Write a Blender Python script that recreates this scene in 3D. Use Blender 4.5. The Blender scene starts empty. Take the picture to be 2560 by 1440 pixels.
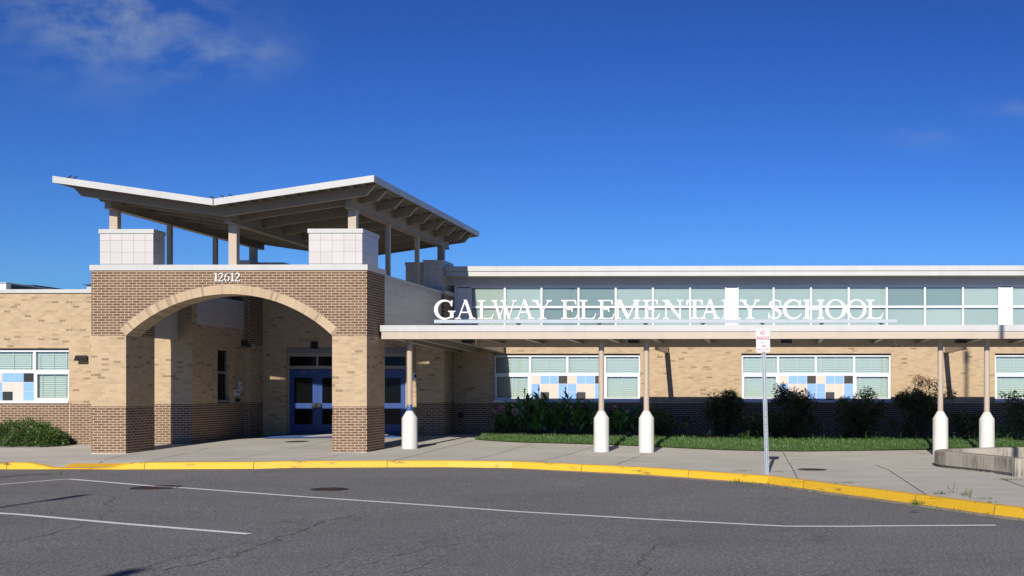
import bpy, math, random
from mathutils import Vector, Matrix
from mathutils.geometry import tessellate_polygon

R = math.radians
sc = bpy.context.scene
COL = sc.collection

# ------------------------------------------------------------------ camera
F, TH, U0, H0, CZ = 2900.0, 0.015, 1876.5, 967.0, 1.69
cam_d = bpy.data.cameras.new("camera")
cam = bpy.data.objects.new("camera", cam_d); COL.objects.link(cam)
cam.location = (0, 0, CZ)
cam.rotation_euler = (R(90), 0, TH)
cam_d.sensor_width = 36; cam_d.lens = F / 2560 * 36
cam_d.shift_x = -(U0 - 1280) / 2560; cam_d.shift_y = (H0 - 720) / 2560
cam_d.clip_start = 0.1; cam_d.clip_end = 5000
sc.camera = cam
# ------------------------------------------------------------------ sun + sky
SM, SK = 0.045, 0.512            # sun ray: x and fall per metre of depth
sd = Vector((SM, 1, -SK)).normalized()
EL = math.asin(-sd.z)
sun_d = bpy.data.lights.new("sun", 'SUN'); sun = bpy.data.objects.new("sun", sun_d); COL.objects.link(sun)
sun_d.energy = 5.0; sun_d.angle = R(0.5); sun_d.color = (1.0, 0.93, 0.81)
sun.rotation_euler = sd.to_track_quat('-Z', 'Y').to_euler()
sc.view_settings.view_transform = 'Standard'; sc.view_settings.look = 'None'
sc.cycles.diffuse_bounces = 1; sc.cycles.glossy_bounces = 2
sc.view_settings.exposure = 0.02; sc.view_settings.gamma = 1
world = bpy.data.worlds.new("World"); sc.world = world; world.use_nodes = True
wn, wl = world.node_tree.nodes, world.node_tree.links
wn.clear()
wo = wn.new('ShaderNodeOutputWorld'); bg = wn.new('ShaderNodeBackground')
sky = wn.new('ShaderNodeTexSky'); sky.sky_type = 'NISHITA'; sky.sun_disc = False
sky.sun_elevation = EL; sky.sun_rotation = math.atan2(-SM, -1)
sky.air_density = 1.0; sky.dust_density = 0.3; sky.ozone_density = 4.0; sky.altitude = 100
hs = wn.new('ShaderNodeGamma'); hs.inputs[1].default_value = 1.72
sk_ = wn.new('ShaderNodeVectorMath'); sk_.operation = 'MULTIPLY'; sk_.inputs[1].default_value = (.195, .275, .425)
mn_ = wn.new('ShaderNodeVectorMath'); mn_.operation = 'MINIMUM'; mn_.inputs[1].default_value = (4.4, 6.7, 8.8)
wl.new(sky.outputs[0], mn_.inputs[0]); wl.new(mn_.outputs[0], hs.inputs[0]); wl.new(hs.outputs[0], sk_.inputs[0])
geo = wn.new('ShaderNodeTexCoord'); sep = wn.new('ShaderNodeSeparateXYZ'); wl.new(geo.outputs['Generated'], sep.inputs[0])
def wmath(op, a, b=None, c=None):
    n = wn.new('ShaderNodeMath'); n.operation = op
    for i, v in enumerate((a, b, c)):
        if v is None: continue
        if isinstance(v, (int, float)): n.inputs[i].default_value = v
        else: wl.new(v, n.inputs[i])
    return n.outputs[0]
ymax = wmath('MAXIMUM', sep.outputs[1], 0.05)
qx = wmath('DIVIDE', sep.outputs[0], ymax); qz = wmath('DIVIDE', sep.outputs[2], ymax)
cmb = wn.new('ShaderNodeCombineXYZ'); wl.new(qx, cmb.inputs[0]); wl.new(qz, cmb.inputs[1])
mpg = wn.new('ShaderNodeMapping'); mpg.inputs['Scale'].default_value = (1.0, 1.7, 1); wl.new(cmb.outputs[0], mpg.inputs[0])
nz = wn.new('ShaderNodeTexNoise'); nz.inputs['Scale'].default_value = 15; nz.inputs['Detail'].default_value = 8; nz.inputs['Roughness'].default_value = 0.56
nz.inputs['Distortion'].default_value = 0.2
wl.new(mpg.outputs[0], nz.inputs['Vector'])
tot = None
for cx, cz, rx, rz, s in ((-.562, .318, .085, .045, 1.15), (-.462, .288, .05, .016, .55), (.215, .238, .03, .009, .35), (.13, .214, .035, .01, .3), (-.66, .335, .04, .02, .3)):
    dx = wmath('DIVIDE', wmath('SUBTRACT', qx, cx), rx); dz = wmath('DIVIDE', wmath('SUBTRACT', qz, cz), rz)
    d2 = wmath('ADD', wmath('MULTIPLY', dx, dx), wmath('MULTIPLY', dz, dz))
    g = wmath('MULTIPLY', wmath('EXPONENT', wmath('MULTIPLY', d2, -1.0)), s)
    tot = g if tot is None else wmath('ADD', tot, g)
cl = wmath('MULTIPLY', wmath('SUBTRACT', nz.outputs[0], 0.42), 3.6)
cl = wmath('MINIMUM', wmath('MAXIMUM', cl, 0.0), 1.0)
cl = wmath('MULTIPLY', wmath('MULTIPLY', cl, tot), 0.62)
mx = wn.new('ShaderNodeMix'); mx.data_type = 'RGBA'
wl.new(cl, mx.inputs[0]); wl.new(sk_.outputs[0], mx.inputs[6]); mx.inputs[7].default_value = (6.2, 7.8, 9.6, 1)
wl.new(mx.outputs[2], bg.inputs[0]); bg.inputs[1].default_value = 0.052
wl.new(bg.outputs[0], wo.inputs[0])

# ------------------------------------------------------------------ pixel <-> world
CT, ST = math.cos(TH), math.sin(TH)
def pt(u, v, Y):
    a = (u - U0) / F; b = (H0 - v) / F
    X = CT * a - ST; Yd = ST * a + CT
    t = Y / Yd
    return Vector((X * t, Y, CZ + b * t))
def xa(u, Y): return pt(u, 900, Y).x
def za(v, u, Y): return pt(u, v, Y).z

# ------------------------------------------------------------------ ground heights
def sxf(X):
    if X < -10.8: return 0.0073 * max(X + 10.8, -12)
    return -0.015 * min(X + 10.8, 12.0)
def sm(t): t = max(0, min(1, t)); return t * t * (3 - 2 * t)
def zs(X, Y, ramp=True):
    z = sxf(X) + 0.02 * max(0, min(Y, 38.2) - 29.8)
    if ramp:
        m = sm((X + 16.95) / 0.8) * sm((-14.15 - X) / 0.9) if -17 < X < -14 else 0
        if m > 0: z -= 0.125 * m * sm(1 - (Y - kerbY(X)) / 1.3)
    return z
def gp(u, v, off=0.0, road=False):
    Y = 28.0
    for _ in range(30):
        X = xa(u, Y)
        z = (sxf(X) - 0.15 if road else zs(X, Y, False)) + off
        Y = 0.5 * Y + 0.5 * ((CZ - z) * F / max(v - H0, 1) / (CT + ST * (u - U0) / F) * (CT + ST * (u - U0) / F))
    X = xa(u, Y)
    return Vector((X, Y, (sxf(X) - 0.15 if road else zs(X, Y, False)) + off))
_k = [(-300, 1159), (0, 1159), (300, 1159), (640, 1157), (965, 1153.5), (1120, 1153), (1280, 1155), (1440, 1162), (1600, 1169.5), (1720, 1177), (1920, 1191), (2010, 1202), (2150, 1220), (2280, 1236), (2490, 1263), (2560, 1271)]
KP = []
for u, v in _k:
    p = gp(u, v); KP.append((p.x, p.y))
KP = [(-70, KP[0][1]), (-40, KP[0][1])] + KP
lx, ly = KP[-1]
KP += [(lx + .8, ly - 1.0), (lx + 1.8, ly - 2.6), (lx + 3.2, ly - 5.5), (lx + 5.5, ly - 12), (lx + 8, ly - 22), (lx + 12, ly - 40), (70, -45)]
def kerbY(X):
    for (x0, y0), (x1, y1) in zip(KP, KP[1:]):
        if x0 <= X <= x1:
            t = (X - x0) / (x1 - x0); t2 = t
            return y0 + (y1 - y0) * t2
    return KP[0][1] if X < KP[0][0] else KP[-1][1]

# ------------------------------------------------------------------ materials
def M(name, col, rough=0.6, metal=0.0, spec=0.5, coat=0.0):
    m = bpy.data.materials.new(name); m.use_nodes = True
    b = m.node_tree.nodes['Principled BSDF']
    b.inputs['Base Color'].default_value = (*col, 1); b.inputs['Roughness'].default_value = rough
    b.inputs['Metallic'].default_value = metal; b.inputs['Specular IOR Level'].default_value = spec
    b.inputs['Coat Weight'].default_value = coat
    return m
class NT:
    def __init__(s, m): s.m = m; s.n = m.node_tree.nodes; s.l = m.node_tree.links; s.b = s.n['Principled BSDF']
    def node(s, t, **kw):
        n = s.n.new(t)
        for k, v in kw.items():
            if k in n.inputs: s.set(n.inputs[k], v)
            else: setattr(n, k, v)
        return n
    def set(s, inp, v):
        if hasattr(v, 'is_output') or isinstance(v, bpy.types.NodeSocket): s.l.new(v, inp)
        else: inp.default_value = v
    def uv(s, scale=(1, 1, 1), loc=(0, 0, 0)):
        tc = s.node('ShaderNodeTexCoord'); mp = s.node('ShaderNodeMapping')
        s.l.new(tc.outputs['UV'], mp.inputs[0]); mp.inputs['Scale'].default_value = scale; mp.inputs['Location'].default_value = loc
        return mp.outputs[0]
    def pos(s, scale=(1, 1, 1)):
        g = s.node('ShaderNodeNewGeometry'); mp = s.node('ShaderNodeMapping')
        s.l.new(g.outputs['Position'], mp.inputs[0]); mp.inputs['Scale'].default_value = scale
        return mp.outputs[0]
    def noise(s, vec, scale, detail=4, rough=0.55, dist=0):
        n = s.node('ShaderNodeTexNoise'); s.l.new(vec, n.inputs['Vector'])
        n.inputs['Scale'].default_value = scale; n.inputs['Detail'].default_value = detail
        n.inputs['Roughness'].default_value = rough; n.inputs['Distortion'].default_value = dist
        return n.outputs[0]
    def ramp(s, fac, stops, interp='LINEAR'):
        r = s.node('ShaderNodeValToRGB'); s.l.new(fac, r.inputs[0]); r.color_ramp.interpolation = interp
        e = r.color_ramp.elements
        while len(e) < len(stops): e.new(0.5)
        for el, (p, c) in zip(e, stops):
            el.position = p; el.color = (*c, 1) if len(c) == 3 else c
        return r.outputs[0]
    def mix(s, fac, a, b, mode='MIX'):
        n = s.node('ShaderNodeMix'); n.data_type = 'RGBA'; n.blend_type = mode
        for inp, v in ((n.inputs[0], fac), (n.inputs[6], a), (n.inputs[7], b)):
            if isinstance(v, bpy.types.NodeSocket): s.l.new(v, inp)
            elif isinstance(v, (int, float)): inp.default_value = v
            else: inp.default_value = (*v, 1)
        return n.outputs[2]
    def math(s, op, a, b=None):
        n = s.node('ShaderNodeMath'); n.operation = op
        for i, v in enumerate((a, b)):
            if v is None: continue
            if isinstance(v, (int, float)): n.inputs[i].default_value = v
            else: s.l.new(v, n.inputs[i])
        return n.outputs[0]
    def bump(s, h, strength=0.3, dist=0.01):
        n = s.node('ShaderNodeBump'); s.l.new(h, n.inputs['Height']); n.inputs['Strength'].default_value = strength; n.inputs['Distance'].default_value = dist
        s.l.new(n.outputs[0], s.b.inputs['Normal'])
    def color(s, c): s.l.new(c, s.b.inputs['Base Color'])

def brick_mat(name, stops, mortar, msize=0.0055, width=0.2032, rowh=0.0677, offset=0.5, rot=False, mort_var=0.15):
    m = M(name, (0.4, 0.3, 0.2), 0.85, spec=0.2); t = NT(m)
    v = t.uv()
    br = t.node('ShaderNodeTexBrick'); t.l.new(v, br.inputs['Vector'])
    br.offset = offset; br.squash = 1.0
    br.inputs['Color1'].default_value = (0, 0, 0, 1); br.inputs['Color2'].default_value = (1, 1, 1, 1); br.inputs['Mortar'].default_value = (0.5, 0.5, 0.5, 1)
    br.inputs['Scale'].default_value = 1; br.inputs['Mortar Size'].default_value = msize; br.inputs['Mortar Smooth'].default_value = 0.15
    br.inputs['Brick Width'].default_value = width; br.inputs['Row Height'].default_value = rowh; br.inputs['Bias'].default_value = 0
    c = t.ramp(br.outputs['Color'], stops)
    n1 = t.noise(t.pos(), 1.1, 5); n2 = t.noise(t.pos((1, 1, 3)), 55, 3)
    c = t.mix(0.22, c, t.ramp(n2, [(0.3, (0.35, 0.35, 0.35)), (0.7, (0.65, 0.65, 0.65))]), 'OVERLAY')
    c = t.mix(0.25, c, t.ramp(n1, [(0.3, (0.38, 0.38, 0.38)), (0.7, (0.6, 0.6, 0.6))]), 'OVERLAY')
    mo = t.mix(mort_var, mortar, t.ramp(n2, [(0.3, (0.2, 0.2, 0.2)), (0.7, (0.8, 0.8, 0.8))]), 'OVERLAY')
    t.color(t.mix(br.outputs['Fac'], c, mo))
    t.bump(t.math('SUBTRACT', 1.0, br.outputs['Fac']), 0.5, 0.006)
    return m
BROWN = brick_mat('brown_brick', [(0, (.135, .085, .060)), (.5, (.165, .105, .072)), (1, (.19, .125, .088))], (.58, .44, .31), 0.0072)
TAN = brick_mat('tan_brick', [(0, (.27, .20, .145)), (.03, (.30, .22, .16)), (.06, (.41, .31, .22)), (.3, (.455, .345, .232)), (.6, (.49, .37, .25)), (.85, (.52, .395, .27)), (1, (.47, .35, .235))], (.52, .385, .20), 0.0048)
VOUS = brick_mat('arch_brick', [(0, (.32, .24, .17)), (.12, (.36, .27, .19)), (.18, (.44, .33, .225)), (1, (.52, .40, .27))], (.55, .42, .27), 0.004, 0.9, 0.0677, 0.0)
def tile_mat():
    m = M('wall_tile', (.62, .57, .57), 0.35); t = NT(m)
    br = t.node('ShaderNodeTexBrick'); t.l.new(t.uv(), br.inputs['Vector']); br.offset = 0
    br.inputs['Color1'].default_value = (.545, .515, .505, 1); br.inputs['Color2'].default_value = (.58, .55, .54, 1); br.inputs['Mortar'].default_value = (.26, .25, .25, 1)
    br.inputs['Scale'].default_value = 1; br.inputs['Mortar Size'].default_value = 0.005; br.inputs['Brick Width'].default_value = .305; br.inputs['Row Height'].default_value = .305
    t.color(br.outputs['Color']); return m
TILE = tile_mat()
def weathered(name, c, rough=0.5, amt=0.25, sc_=2.0, streak=True, metal=0.0):
    m = M(name, c, rough, metal); t = NT(m)
    n = t.noise(t.pos((1, 1, 0.25 if streak else 1)), sc_, 6, 0.65)
    d = tuple(x * 0.72 for x in c)
    t.color(t.mix(t.ramp(n, [(0.45, (0, 0, 0)), (0.8, (amt, amt, amt))]), c, d))
    return m
COPE = weathered('white_coping_metal', (.53, .535, .53), 0.4, .5)
WHITE = weathered('white_frame_paint', (.80, .81, .84), 0.4, .3)
FASC = weathered('beige_fascia_paint', (.51, .43, .355), 0.45, .4)
BEIGE = weathered('beige_steel_paint', (.50, .41, .325), 0.4, .5)
ROOFB = weathered('shaded_beam_beige', (.33, .275, .215), 0.6, .6)  # column beige darkened, under-roof shade put into the colour
DECK = weathered('metal_deck_soffit', (.19, .175, .155), 0.6, .6)
SOFF = weathered('plaster_soffit', (.55, .53, .48), 0.7, .8, 1.2, False)
LETT = M('white_letter_enamel', (.85, .85, .83), 0.35)
ALU = weathered('brushed_aluminium', (.42, .48, .56), 0.4, .4)
DRK = M('black_painted_metal', (.018, .018, .02), 0.5)
HEAD = M('grey_header_and_head_shade', (.20, .21, .23), 0.6)  # door header grey, also the painted shade strip at window heads
DFRAME = weathered('tan_door_frame', (.36, .31, .25), 0.5)
BLUE = weathered('blue_door_paint', (.024, .068, .25), 0.4, .4)
DGLASS = M('dark_door_glass', (.004, .005, .006), 0.12, spec=0.2)
RUST = weathered('rusty_cast_iron', (.032, .019, .015), 0.7, .8, 9, False)
SILV = M('steel_panel', (.55, .55, .55), 0.35, 0.6)
BOXW = M('pale_plastic_box', (.55, .55, .52), 0.5)
PIPE = M('grey_conduit', (.3, .3, .3), 0.5, 0.3)
def concrete(name, c, stain=False, sc_=1.0):
    m = M(name, c, 0.9, spec=0.2); t = NT(m)
    p = t.pos()
    a = t.noise(p, 0.55 * sc_, 6, 0.6); b = t.noise(p, 30, 3, 0.6); st = t.noise(t.pos((0.25, 2.2, 1)), 1.6, 4)
    cc = t.mix(t.ramp(a, [(.35, (0, 0, 0)), (.7, (.5, .5, .5))]), c, tuple(x * .74 for x in c))
    cc = t.mix(.45, cc, t.ramp(b, [(.3, (.38, .38, .38)), (.7, (.62, .62, .62))]), 'OVERLAY')
    cc = t.mix(.35, cc, t.ramp(st, [(.35, (.36, .36, .36)), (.7, (.6, .6, .6))]), 'OVERLAY')
    if stain:
        s = t.noise(t.pos((7, 7, .8)), 1.6, 6, .7); s2 = t.noise(p, 1.5, 3)
        k = t.math('MULTIPLY', t.ramp(s, [(.42, (0, 0, 0)), (.62, (1, 1, 1))]), t.ramp(s2, [(.35, (0, 0, 0)), (.6, (1, 1, 1))]))
        cc = t.mix(k, cc, tuple(x * .3 for x in c))
    else:
        sp = t.noise(p, 2.3, 6, .75)
        cc = t.mix(t.ramp(sp, [(.63, (0, 0, 0)), (.76, (.55, .55, .55))]), cc, tuple(x * .62 for x in c))
    t.color(cc); t.bump(b, 0.3, 0.004)
    return m
CONC = concrete('sidewalk_concrete', (.555, .53, .475))
GUTT = concrete('gutter_concrete', (.33, .29, .24))
SEATW = concrete('stained_wall_concrete', (.44, .40, .34), True)
BOLL = weathered('white_painted_concrete', (.70, .69, .66), 0.8, .5, 4)
JOINT = M('dark_joint_gap', (.10, .085, .07), 0.9)  # dark tone of joints, cracks and the roof seam
JLITE = M('white_joint_sealant', (.60, .57, .52), 0.8)
def asphalt():
    m = M('asphalt', (.1, .1, .11), 0.85, spec=0.25); t = NT(m)
    p = t.pos()
    big = t.noise(p, 0.35, 5, .6); mid = t.noise(t.pos((.25, 1.2, 1)), 1.3, 5, .6)
    g = t.noise(p, 80, 3, .8)
    vo = t.node('ShaderNodeTexVoronoi'); t.l.new(p, vo.inputs['Vector']); vo.inputs['Scale'].default_value = 14
    g2 = t.noise(p, 30, 2, .9); gg = t.math('ADD', t.math('MULTIPLY', g, .5), t.math('MULTIPLY', g2, .5))
    cc = t.ramp(gg, [(.38, (.06, .061, .066)), (.5, (.160, .163, .168)), (.62, (.34, .345, .35))])
    cc = t.mix(.5, cc, t.ramp(big, [(.3, (.40, .40, .40)), (.7, (.60, .60, .60))]), 'OVERLAY')
    cc = t.mix(.18, cc, t.ramp(mid, [(.3, (.38, .38, .38)), (.7, (.62, .62, .62))]), 'OVERLAY')
    cc = t.mix(t.ramp(vo.outputs['Distance'], [(.10, (.75, .75, .75)), (.2, (0, 0, 0))]), cc, (.36, .36, .37))
    # cracks: distorted voronoi cell edges, broken up by a mask
    nd = t.node('ShaderNodeTexNoise'); t.l.new(p, nd.inputs['Vector']); nd.inputs['Scale'].default_value = .9; nd.inputs['Detail'].default_value = 6
    off = t.node('ShaderNodeVectorMath', operation='MULTIPLY_ADD')
    t.l.new(nd.outputs['Color'], off.inputs[0]); off.inputs[1].default_value = (.35, .35, 0); t.l.new(p, off.inputs[2])
    for scale, w, lo, hi in ():
        v2 = t.node('ShaderNodeTexVoronoi', feature='DISTANCE_TO_EDGE'); t.l.new(off.outputs[0], v2.inputs['Vector']); v2.inputs['Scale'].default_value = scale
        edge = t.ramp(v2.outputs['Distance'], [(w * .35, (1, 1, 1)), (w, (0, 0, 0))])
        mk = t.ramp(t.noise(p, .33, 4, .6), [(lo, (0, 0, 0)), (hi, (1, 1, 1))])
        cc = t.mix(t.math('MULTIPLY', t.math('MULTIPLY', edge, mk), .8), cc, (.022, .022, .023))
    st_ = t.noise(p, .9, 5, .7); cc = t.mix(t.ramp(st_, [(.60, (0, 0, 0)), (.72, (.45, .45, .45))]), cc, (.075, .075, .078))
    t.color(cc); t.bump(g, .5, .006)
    return m
ASPH = asphalt()
def kerb_paint():
    m = M('yellow_kerb_paint', (.72, .42, .03), 0.6); t = NT(m)
    p = t.pos(); n = t.noise(t.pos((.5, .5, 2)), 2.4, 7, .7); n2 = t.noise(p, 20, 4)
    n3 = t.noise(t.pos((1.4, 1.4, 9)), 1.5, 6, .7)
    c = t.mix(t.ramp(n2, [(.3, (0, 0, 0)), (.75, (.5, .5, .5))]), (.79, .475, .025), (.62, .355, .02))
    c = t.mix(t.ramp(n, [(.585, (0, 0, 0)), (.66, (.85, .85, .85))]), c, (.16, .11, .045))
    c = t.mix(t.ramp(n3, [(.64, (0, 0, 0)), (.72, (.5, .5, .5))]), c, (.3, .19, .04))
    t.color(c); return m
YEL = kerb_paint()
def line_paint():
    m = M('white_road_paint', (.6, .6, .6), 0.7); t = NT(m)
    n = t.noise(t.pos(), 9, 6, .75)
    t.color(t.ramp(n, [(.30, (.3, .3, .3)), (.37, (.76, .76, .77)), (1, (.88, .88, .88))])); return m
LINE = line_paint()
def shade_mat(name, c):
    m = M(name, c, 0.8); t = NT(m)
    o = t.node('ShaderNodeObjectInfo'); n = t.noise(t.pos(), .8, 3)
    rr = t.math('ADD', t.math('MULTIPLY', o.outputs['Random'], .5), t.math('MULTIPLY', n, .6))
    t.color(t.mix(rr, tuple(x * .78 for x in c), c)); return m
BLIND = M('blind_slat', (.82, .84, .82), 0.6)
SHADE = shade_mat('roller_shade', (.72, .74, .73))
SHADE2 = shade_mat('grey_roller_shade', (.40, .45, .45))
def glass_mat(name, tint, refl=0.09):
    m = bpy.data.materials.new(name); m.use_nodes = True; n = m.node_tree.nodes; l = m.node_tree.links; n.clear()
    o = n.new('ShaderNodeOutputMaterial'); tr = n.new('ShaderNodeBsdfTransparent'); gl = n.new('ShaderNodeBsdfGlossy'); mi = n.new('ShaderNodeMixShader')
    tr.inputs[0].default_value = (*tint, 1); gl.inputs['Roughness'].default_value = 0.02
    fr = n.new('ShaderNodeFresnel'); fr.inputs[0].default_value = 1.5
    ad = n.new('ShaderNodeMath'); ad.operation = 'ADD'; ad.inputs[1].default_value = refl - 0.04; l.new(fr.outputs[0], ad.inputs[0])
    l.new(ad.outputs[0], mi.inputs[0]); l.new(tr.outputs[0], mi.inputs[1]); l.new(gl.outputs[0], mi.inputs[2]); l.new(mi.outputs[0], o.inputs[0])
    return m
GLASS = glass_mat('green_window_glass', (.875, .925, .915))
P_BEIGE = M('beige_panel', (.66, .57, .50), 0.45); P_BLUE = M('light_blue_panel', (.24, .44, .86), 0.45)
P_BLACK = M('black_panel', (.025, .025, .027), 0.45)
def leaf_mat(name, c1, c2, rough=.5):
    m = M(name, c1, rough); t = NT(m)
    n = t.noise(t.pos(), 6, 3); o = t.noise(t.pos(), 1.6, 2)
    t.color(t.mix(t.math('MULTIPLY', n, t.math('ADD', o, .4)), c1, c2))
    t.b.inputs['Subsurface Weight'].default_value = 0
    return m
GRASS = leaf_mat('grass_blades', (.02, .055, .008), (.075, .17, .022))
TURF = leaf_mat('turf', (.03, .06, .012), (.06, .11, .02), .9)
SOIL = concrete('mulch', (.05, .035, .025))
LEAF_D = leaf_mat('dark_leaf', (.022, .05, .014), (.07, .11, .03)); LEAF_C = leaf_mat('canna_leaf', (.03, .10, .012), (.10, .24, .03), .4)
LEAF_N = leaf_mat('nandina_leaf', (.018, .035, .010), (.055, .075, .02)); LEAF_J = leaf_mat('low_shrub_leaf', (.025, .055, .012), (.10, .17, .035))
LEAF_V = leaf_mat('hosta_leaf', (.05, .09, .03), (.12, .18, .06)); LEAF_W = M('hosta_pale_edge', (.35, .37, .24), .5)
LEAF_B = leaf_mat('bronze_leaf', (.16, .085, .045), (.30, .15, .08)); RED = M('red_petal', (.50, .02, .02), .6); PINK = M('pink_petal', (.55, .22, .42), .6)
ROSE = M('rose_petal', (.55, .05, .10), .6); STEM = M('plant_stem', (.06, .05, .025), .8)
GALV = weathered('galvanised_steel', (.38, .42, .47), .4, .5, 12, metal=.4)
SIGNW = M('white_sign_sheet', (.74, .78, .84), .35); SIGNR = M('red_sign_ink', (.42, .015, .02), .5)
NUMW = M('white_number_metal', (.86, .86, .84), .35)
CAULK = M('white_base_caulk', (.70, .66, .60), .7)
MATB = M('blue_mat_pile', (.04, .15, .48), .95); MATW = M('white_mat_pile', (.62, .62, .62), .95); MATR = M('red_mat_pile', (.35, .04, .05), .95); MATN = M('navy_mat_edge', (.01, .02, .07), .9)
MATL = M('pale_blue_mat_print', (.22, .32, .6), .95)
BLUEP = M('blue_paint_spill', (.04, .10, .30), .6)

# ------------------------------------------------------------------ mesh builder
class MB:
    def __init__(s): s.v = []; s.f = []; s.m = []; s.u = []
    def face(s, pts, mat=0, uv=None):
        b = len(s.v); s.v.extend([tuple(p) for p in pts]); s.f.append(tuple(range(b, b + len(pts)))); s.m.append(mat); s.u.append(uv)
    def box(s, x0, x1, y0, y1, z0, z1, mat=0, skip=''):
        if x0 > x1: x0, x1 = x1, x0
        P = [(x0, y0, z0), (x1, y0, z0), (x1, y1, z0), (x0, y1, z0), (x0, y0, z1), (x1, y0, z1), (x1, y1, z1), (x0, y1, z1)]
        for k, q in (('f', (0, 1, 5, 4)), ('r', (1, 2, 6, 5)), ('b', (2, 3, 7, 6)), ('l', (3, 0, 4, 7)), ('t', (4, 5, 6, 7)), ('d', (3, 2, 1, 0))):
            if k not in skip: s.face([P[i] for i in q], mat)
        return s
    def prism(s, poly, axis, a0, a1, mat=0, side_mat=None):
        """poly: 2D points (ccw) ; axis 'y': (x,z) extruded in y ; 'z': (x,y) in z ; 'x': (y,z) in x"""
        def P(p, a):
            if axis == 'y': return (p[0], a, p[1])
            if axis == 'z': return (p[0], p[1], a)
            return (a, p[0], p[1])
        tri = tessellate_polygon([[Vector((p[0], p[1], 0)) for p in poly]])
        area = sum(poly[i][0] * poly[(i + 1) % len(poly)][1] - poly[(i + 1) % len(poly)][0] * poly[i][1] for i in range(len(poly)))
        flip = (area < 0)
        for t in tri:
            q = [poly[i] for i in t]
            ar = (q[1][0] - q[0][0]) * (q[2][1] - q[0][1]) - (q[2][0] - q[0][0]) * (q[1][1] - q[0][1])
            if ar < 0: q = q[::-1]
            if axis == 'y': s.face([P(p, a0) for p in q], mat); s.face([P(p, a1) for p in q[::-1]], mat)
            else: s.face([P(p, a1) for p in q], mat); s.face([P(p, a0) for p in q[::-1]], mat)
        pl = poly[::-1] if flip else poly
        for i in range(len(pl)):
            p, q = pl[i], pl[(i + 1) % len(pl)]
            if axis == 'y': s.face([P(q, a0), P(p, a0), P(p, a1), P(q, a1)][::-1], mat if side_mat is None else side_mat)
            else: s.face([P(p, a0), P(q, a0), P(q, a1), P(p, a1)], mat if side_mat is None else side_mat)
        return s
    def tube(s, p0, p1, r0, r1=None, n=12, mat=0, cap=True):
        r1 = r0 if r1 is None else r1
        p0, p1 = Vector(p0), Vector(p1); d = (p1 - p0).normalized()
        a = d.orthogonal().normalized(); b = d.cross(a)
        A = [p0 + (a * math.cos(t) + b * math.sin(t)) * r0 for t in [2 * math.pi * i / n for i in range(n)]]
        B = [p1 + (a * math.cos(t) + b * math.sin(t)) * r1 for t in [2 * math.pi * i / n for i in range(n)]]
        for i in range(n):
            j = (i + 1) % n; s.face([A[i], A[j], B[j], B[i]], mat)
        if cap: s.face(A[::-1], mat); s.face(B, mat)
        return s
    def lathe(s, prof, c, n=24, mat=0, jit=0):
        rng = random.Random(3)
        rings = []
        for r, z in prof:
            rings.append([(c[0] + math.cos(2 * math.pi * i / n) * (r + rng.uniform(-jit, jit)), c[1] + math.sin(2 * math.pi * i / n) * (r + rng.uniform(-jit, jit)), c[2] + z) for i in range(n)])
        for A, B in zip(rings, rings[1:]):
            for i in range(n):
                j = (i + 1) % n; s.face([A[i], A[j], B[j], B[i]], mat)
        s.face(rings[-1], mat)
        return s
    def build(s, name, mats, parent=None, origin=None, smooth=False, **props):
        if not isinstance(mats, (list, tuple)): mats = [mats]
        o0 = Vector(origin) if origin is not None else (Vector(parent['_o']) if parent is not None and '_o' in parent else Vector((0, 0, 0)))
        me = bpy.data.meshes.new(name)
        me.from_pydata([(x - o0.x, y - o0.y, z - o0.z) for x, y, z in s.v], [], s.f)
        for m in mats: me.materials.append(m)
        me.polygons.foreach_set('material_index', s.m)
        uvl = me.uv_layers.new(name='UVMap'); d = uvl.data
        for pi, p in enumerate(me.polygons):
            ov = s.u[pi]
            if ov is None:
                n = p.normal; ax = 0 if abs(n.x) > max(abs(n.y), abs(n.z)) else (1 if abs(n.y) >= abs(n.z) else 2)
            for k, li in enumerate(p.loop_indices):
                if ov is not None: d[li].uv = ov[k]; continue
                x, y, z = s.v[s.f[pi][k]]
                d[li].uv = (y, z) if ax == 0 else ((x, z) if ax == 1 else (x, y))
        if smooth:
            me.polygons.foreach_set('use_smooth', [True] * len(me.polygons))
        if smooth:
            import bmesh
            bm = bmesh.new(); bm.from_mesh(me); bmesh.ops.remove_doubles(bm, verts=bm.verts, dist=.0005); bm.to_mesh(me); bm.free()
            me.polygons.foreach_set('use_smooth', [len(p.vertices) < 8 and p.area < 9 for p in me.polygons])
            try: me.set_sharp_from_angle(angle=R(32))
            except Exception: pass
        me.update()
        o = bpy.data.objects.new(name, me); COL.objects.link(o)
        if parent is not None: o.parent = parent; o['_o'] = tuple(o0)
        else:
            o.location = o0
            o['_o'] = tuple(o0)
        for k, v in props.items(): o[k] = v
        return o
def thing(name, label, cat, loc=(0, 0, 0), group=None):
    o = bpy.data.objects.new(name, None); COL.objects.link(o); o.location = loc; o['_o'] = tuple(loc)
    o.empty_display_size = .2
    o['label'] = label; o['category'] = cat
    if group: o['group'] = group
    return o
def tag(o, label, cat, group=None):
    o['label'] = label; o['category'] = cat
    if group: o['group'] = group
    return o
def dup(root, loc, label=None, rotz=None):
    r = root.copy(); COL.objects.link(r); r.location = loc
    if rotz is not None: r.rotation_euler.z = rotz
    if label: r['label'] = label
    for ch in list(root.children):
        c = ch.copy(); COL.objects.link(c); c.parent = r
        for g in list(ch.children):
            d = g.copy(); COL.objects.link(d); d.parent = c
    return r
def tpart(parent, c):  # reparent sub part keeps local coordinates
    return c

# ================================================================== SETTING
b = MB(); b.face([(-900, -900, -1.2), (900, -900, -1.2), (900, 900, -1.2), (-900, 900, -1.2)])
b.build('ground', TURF, kind='structure')
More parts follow.
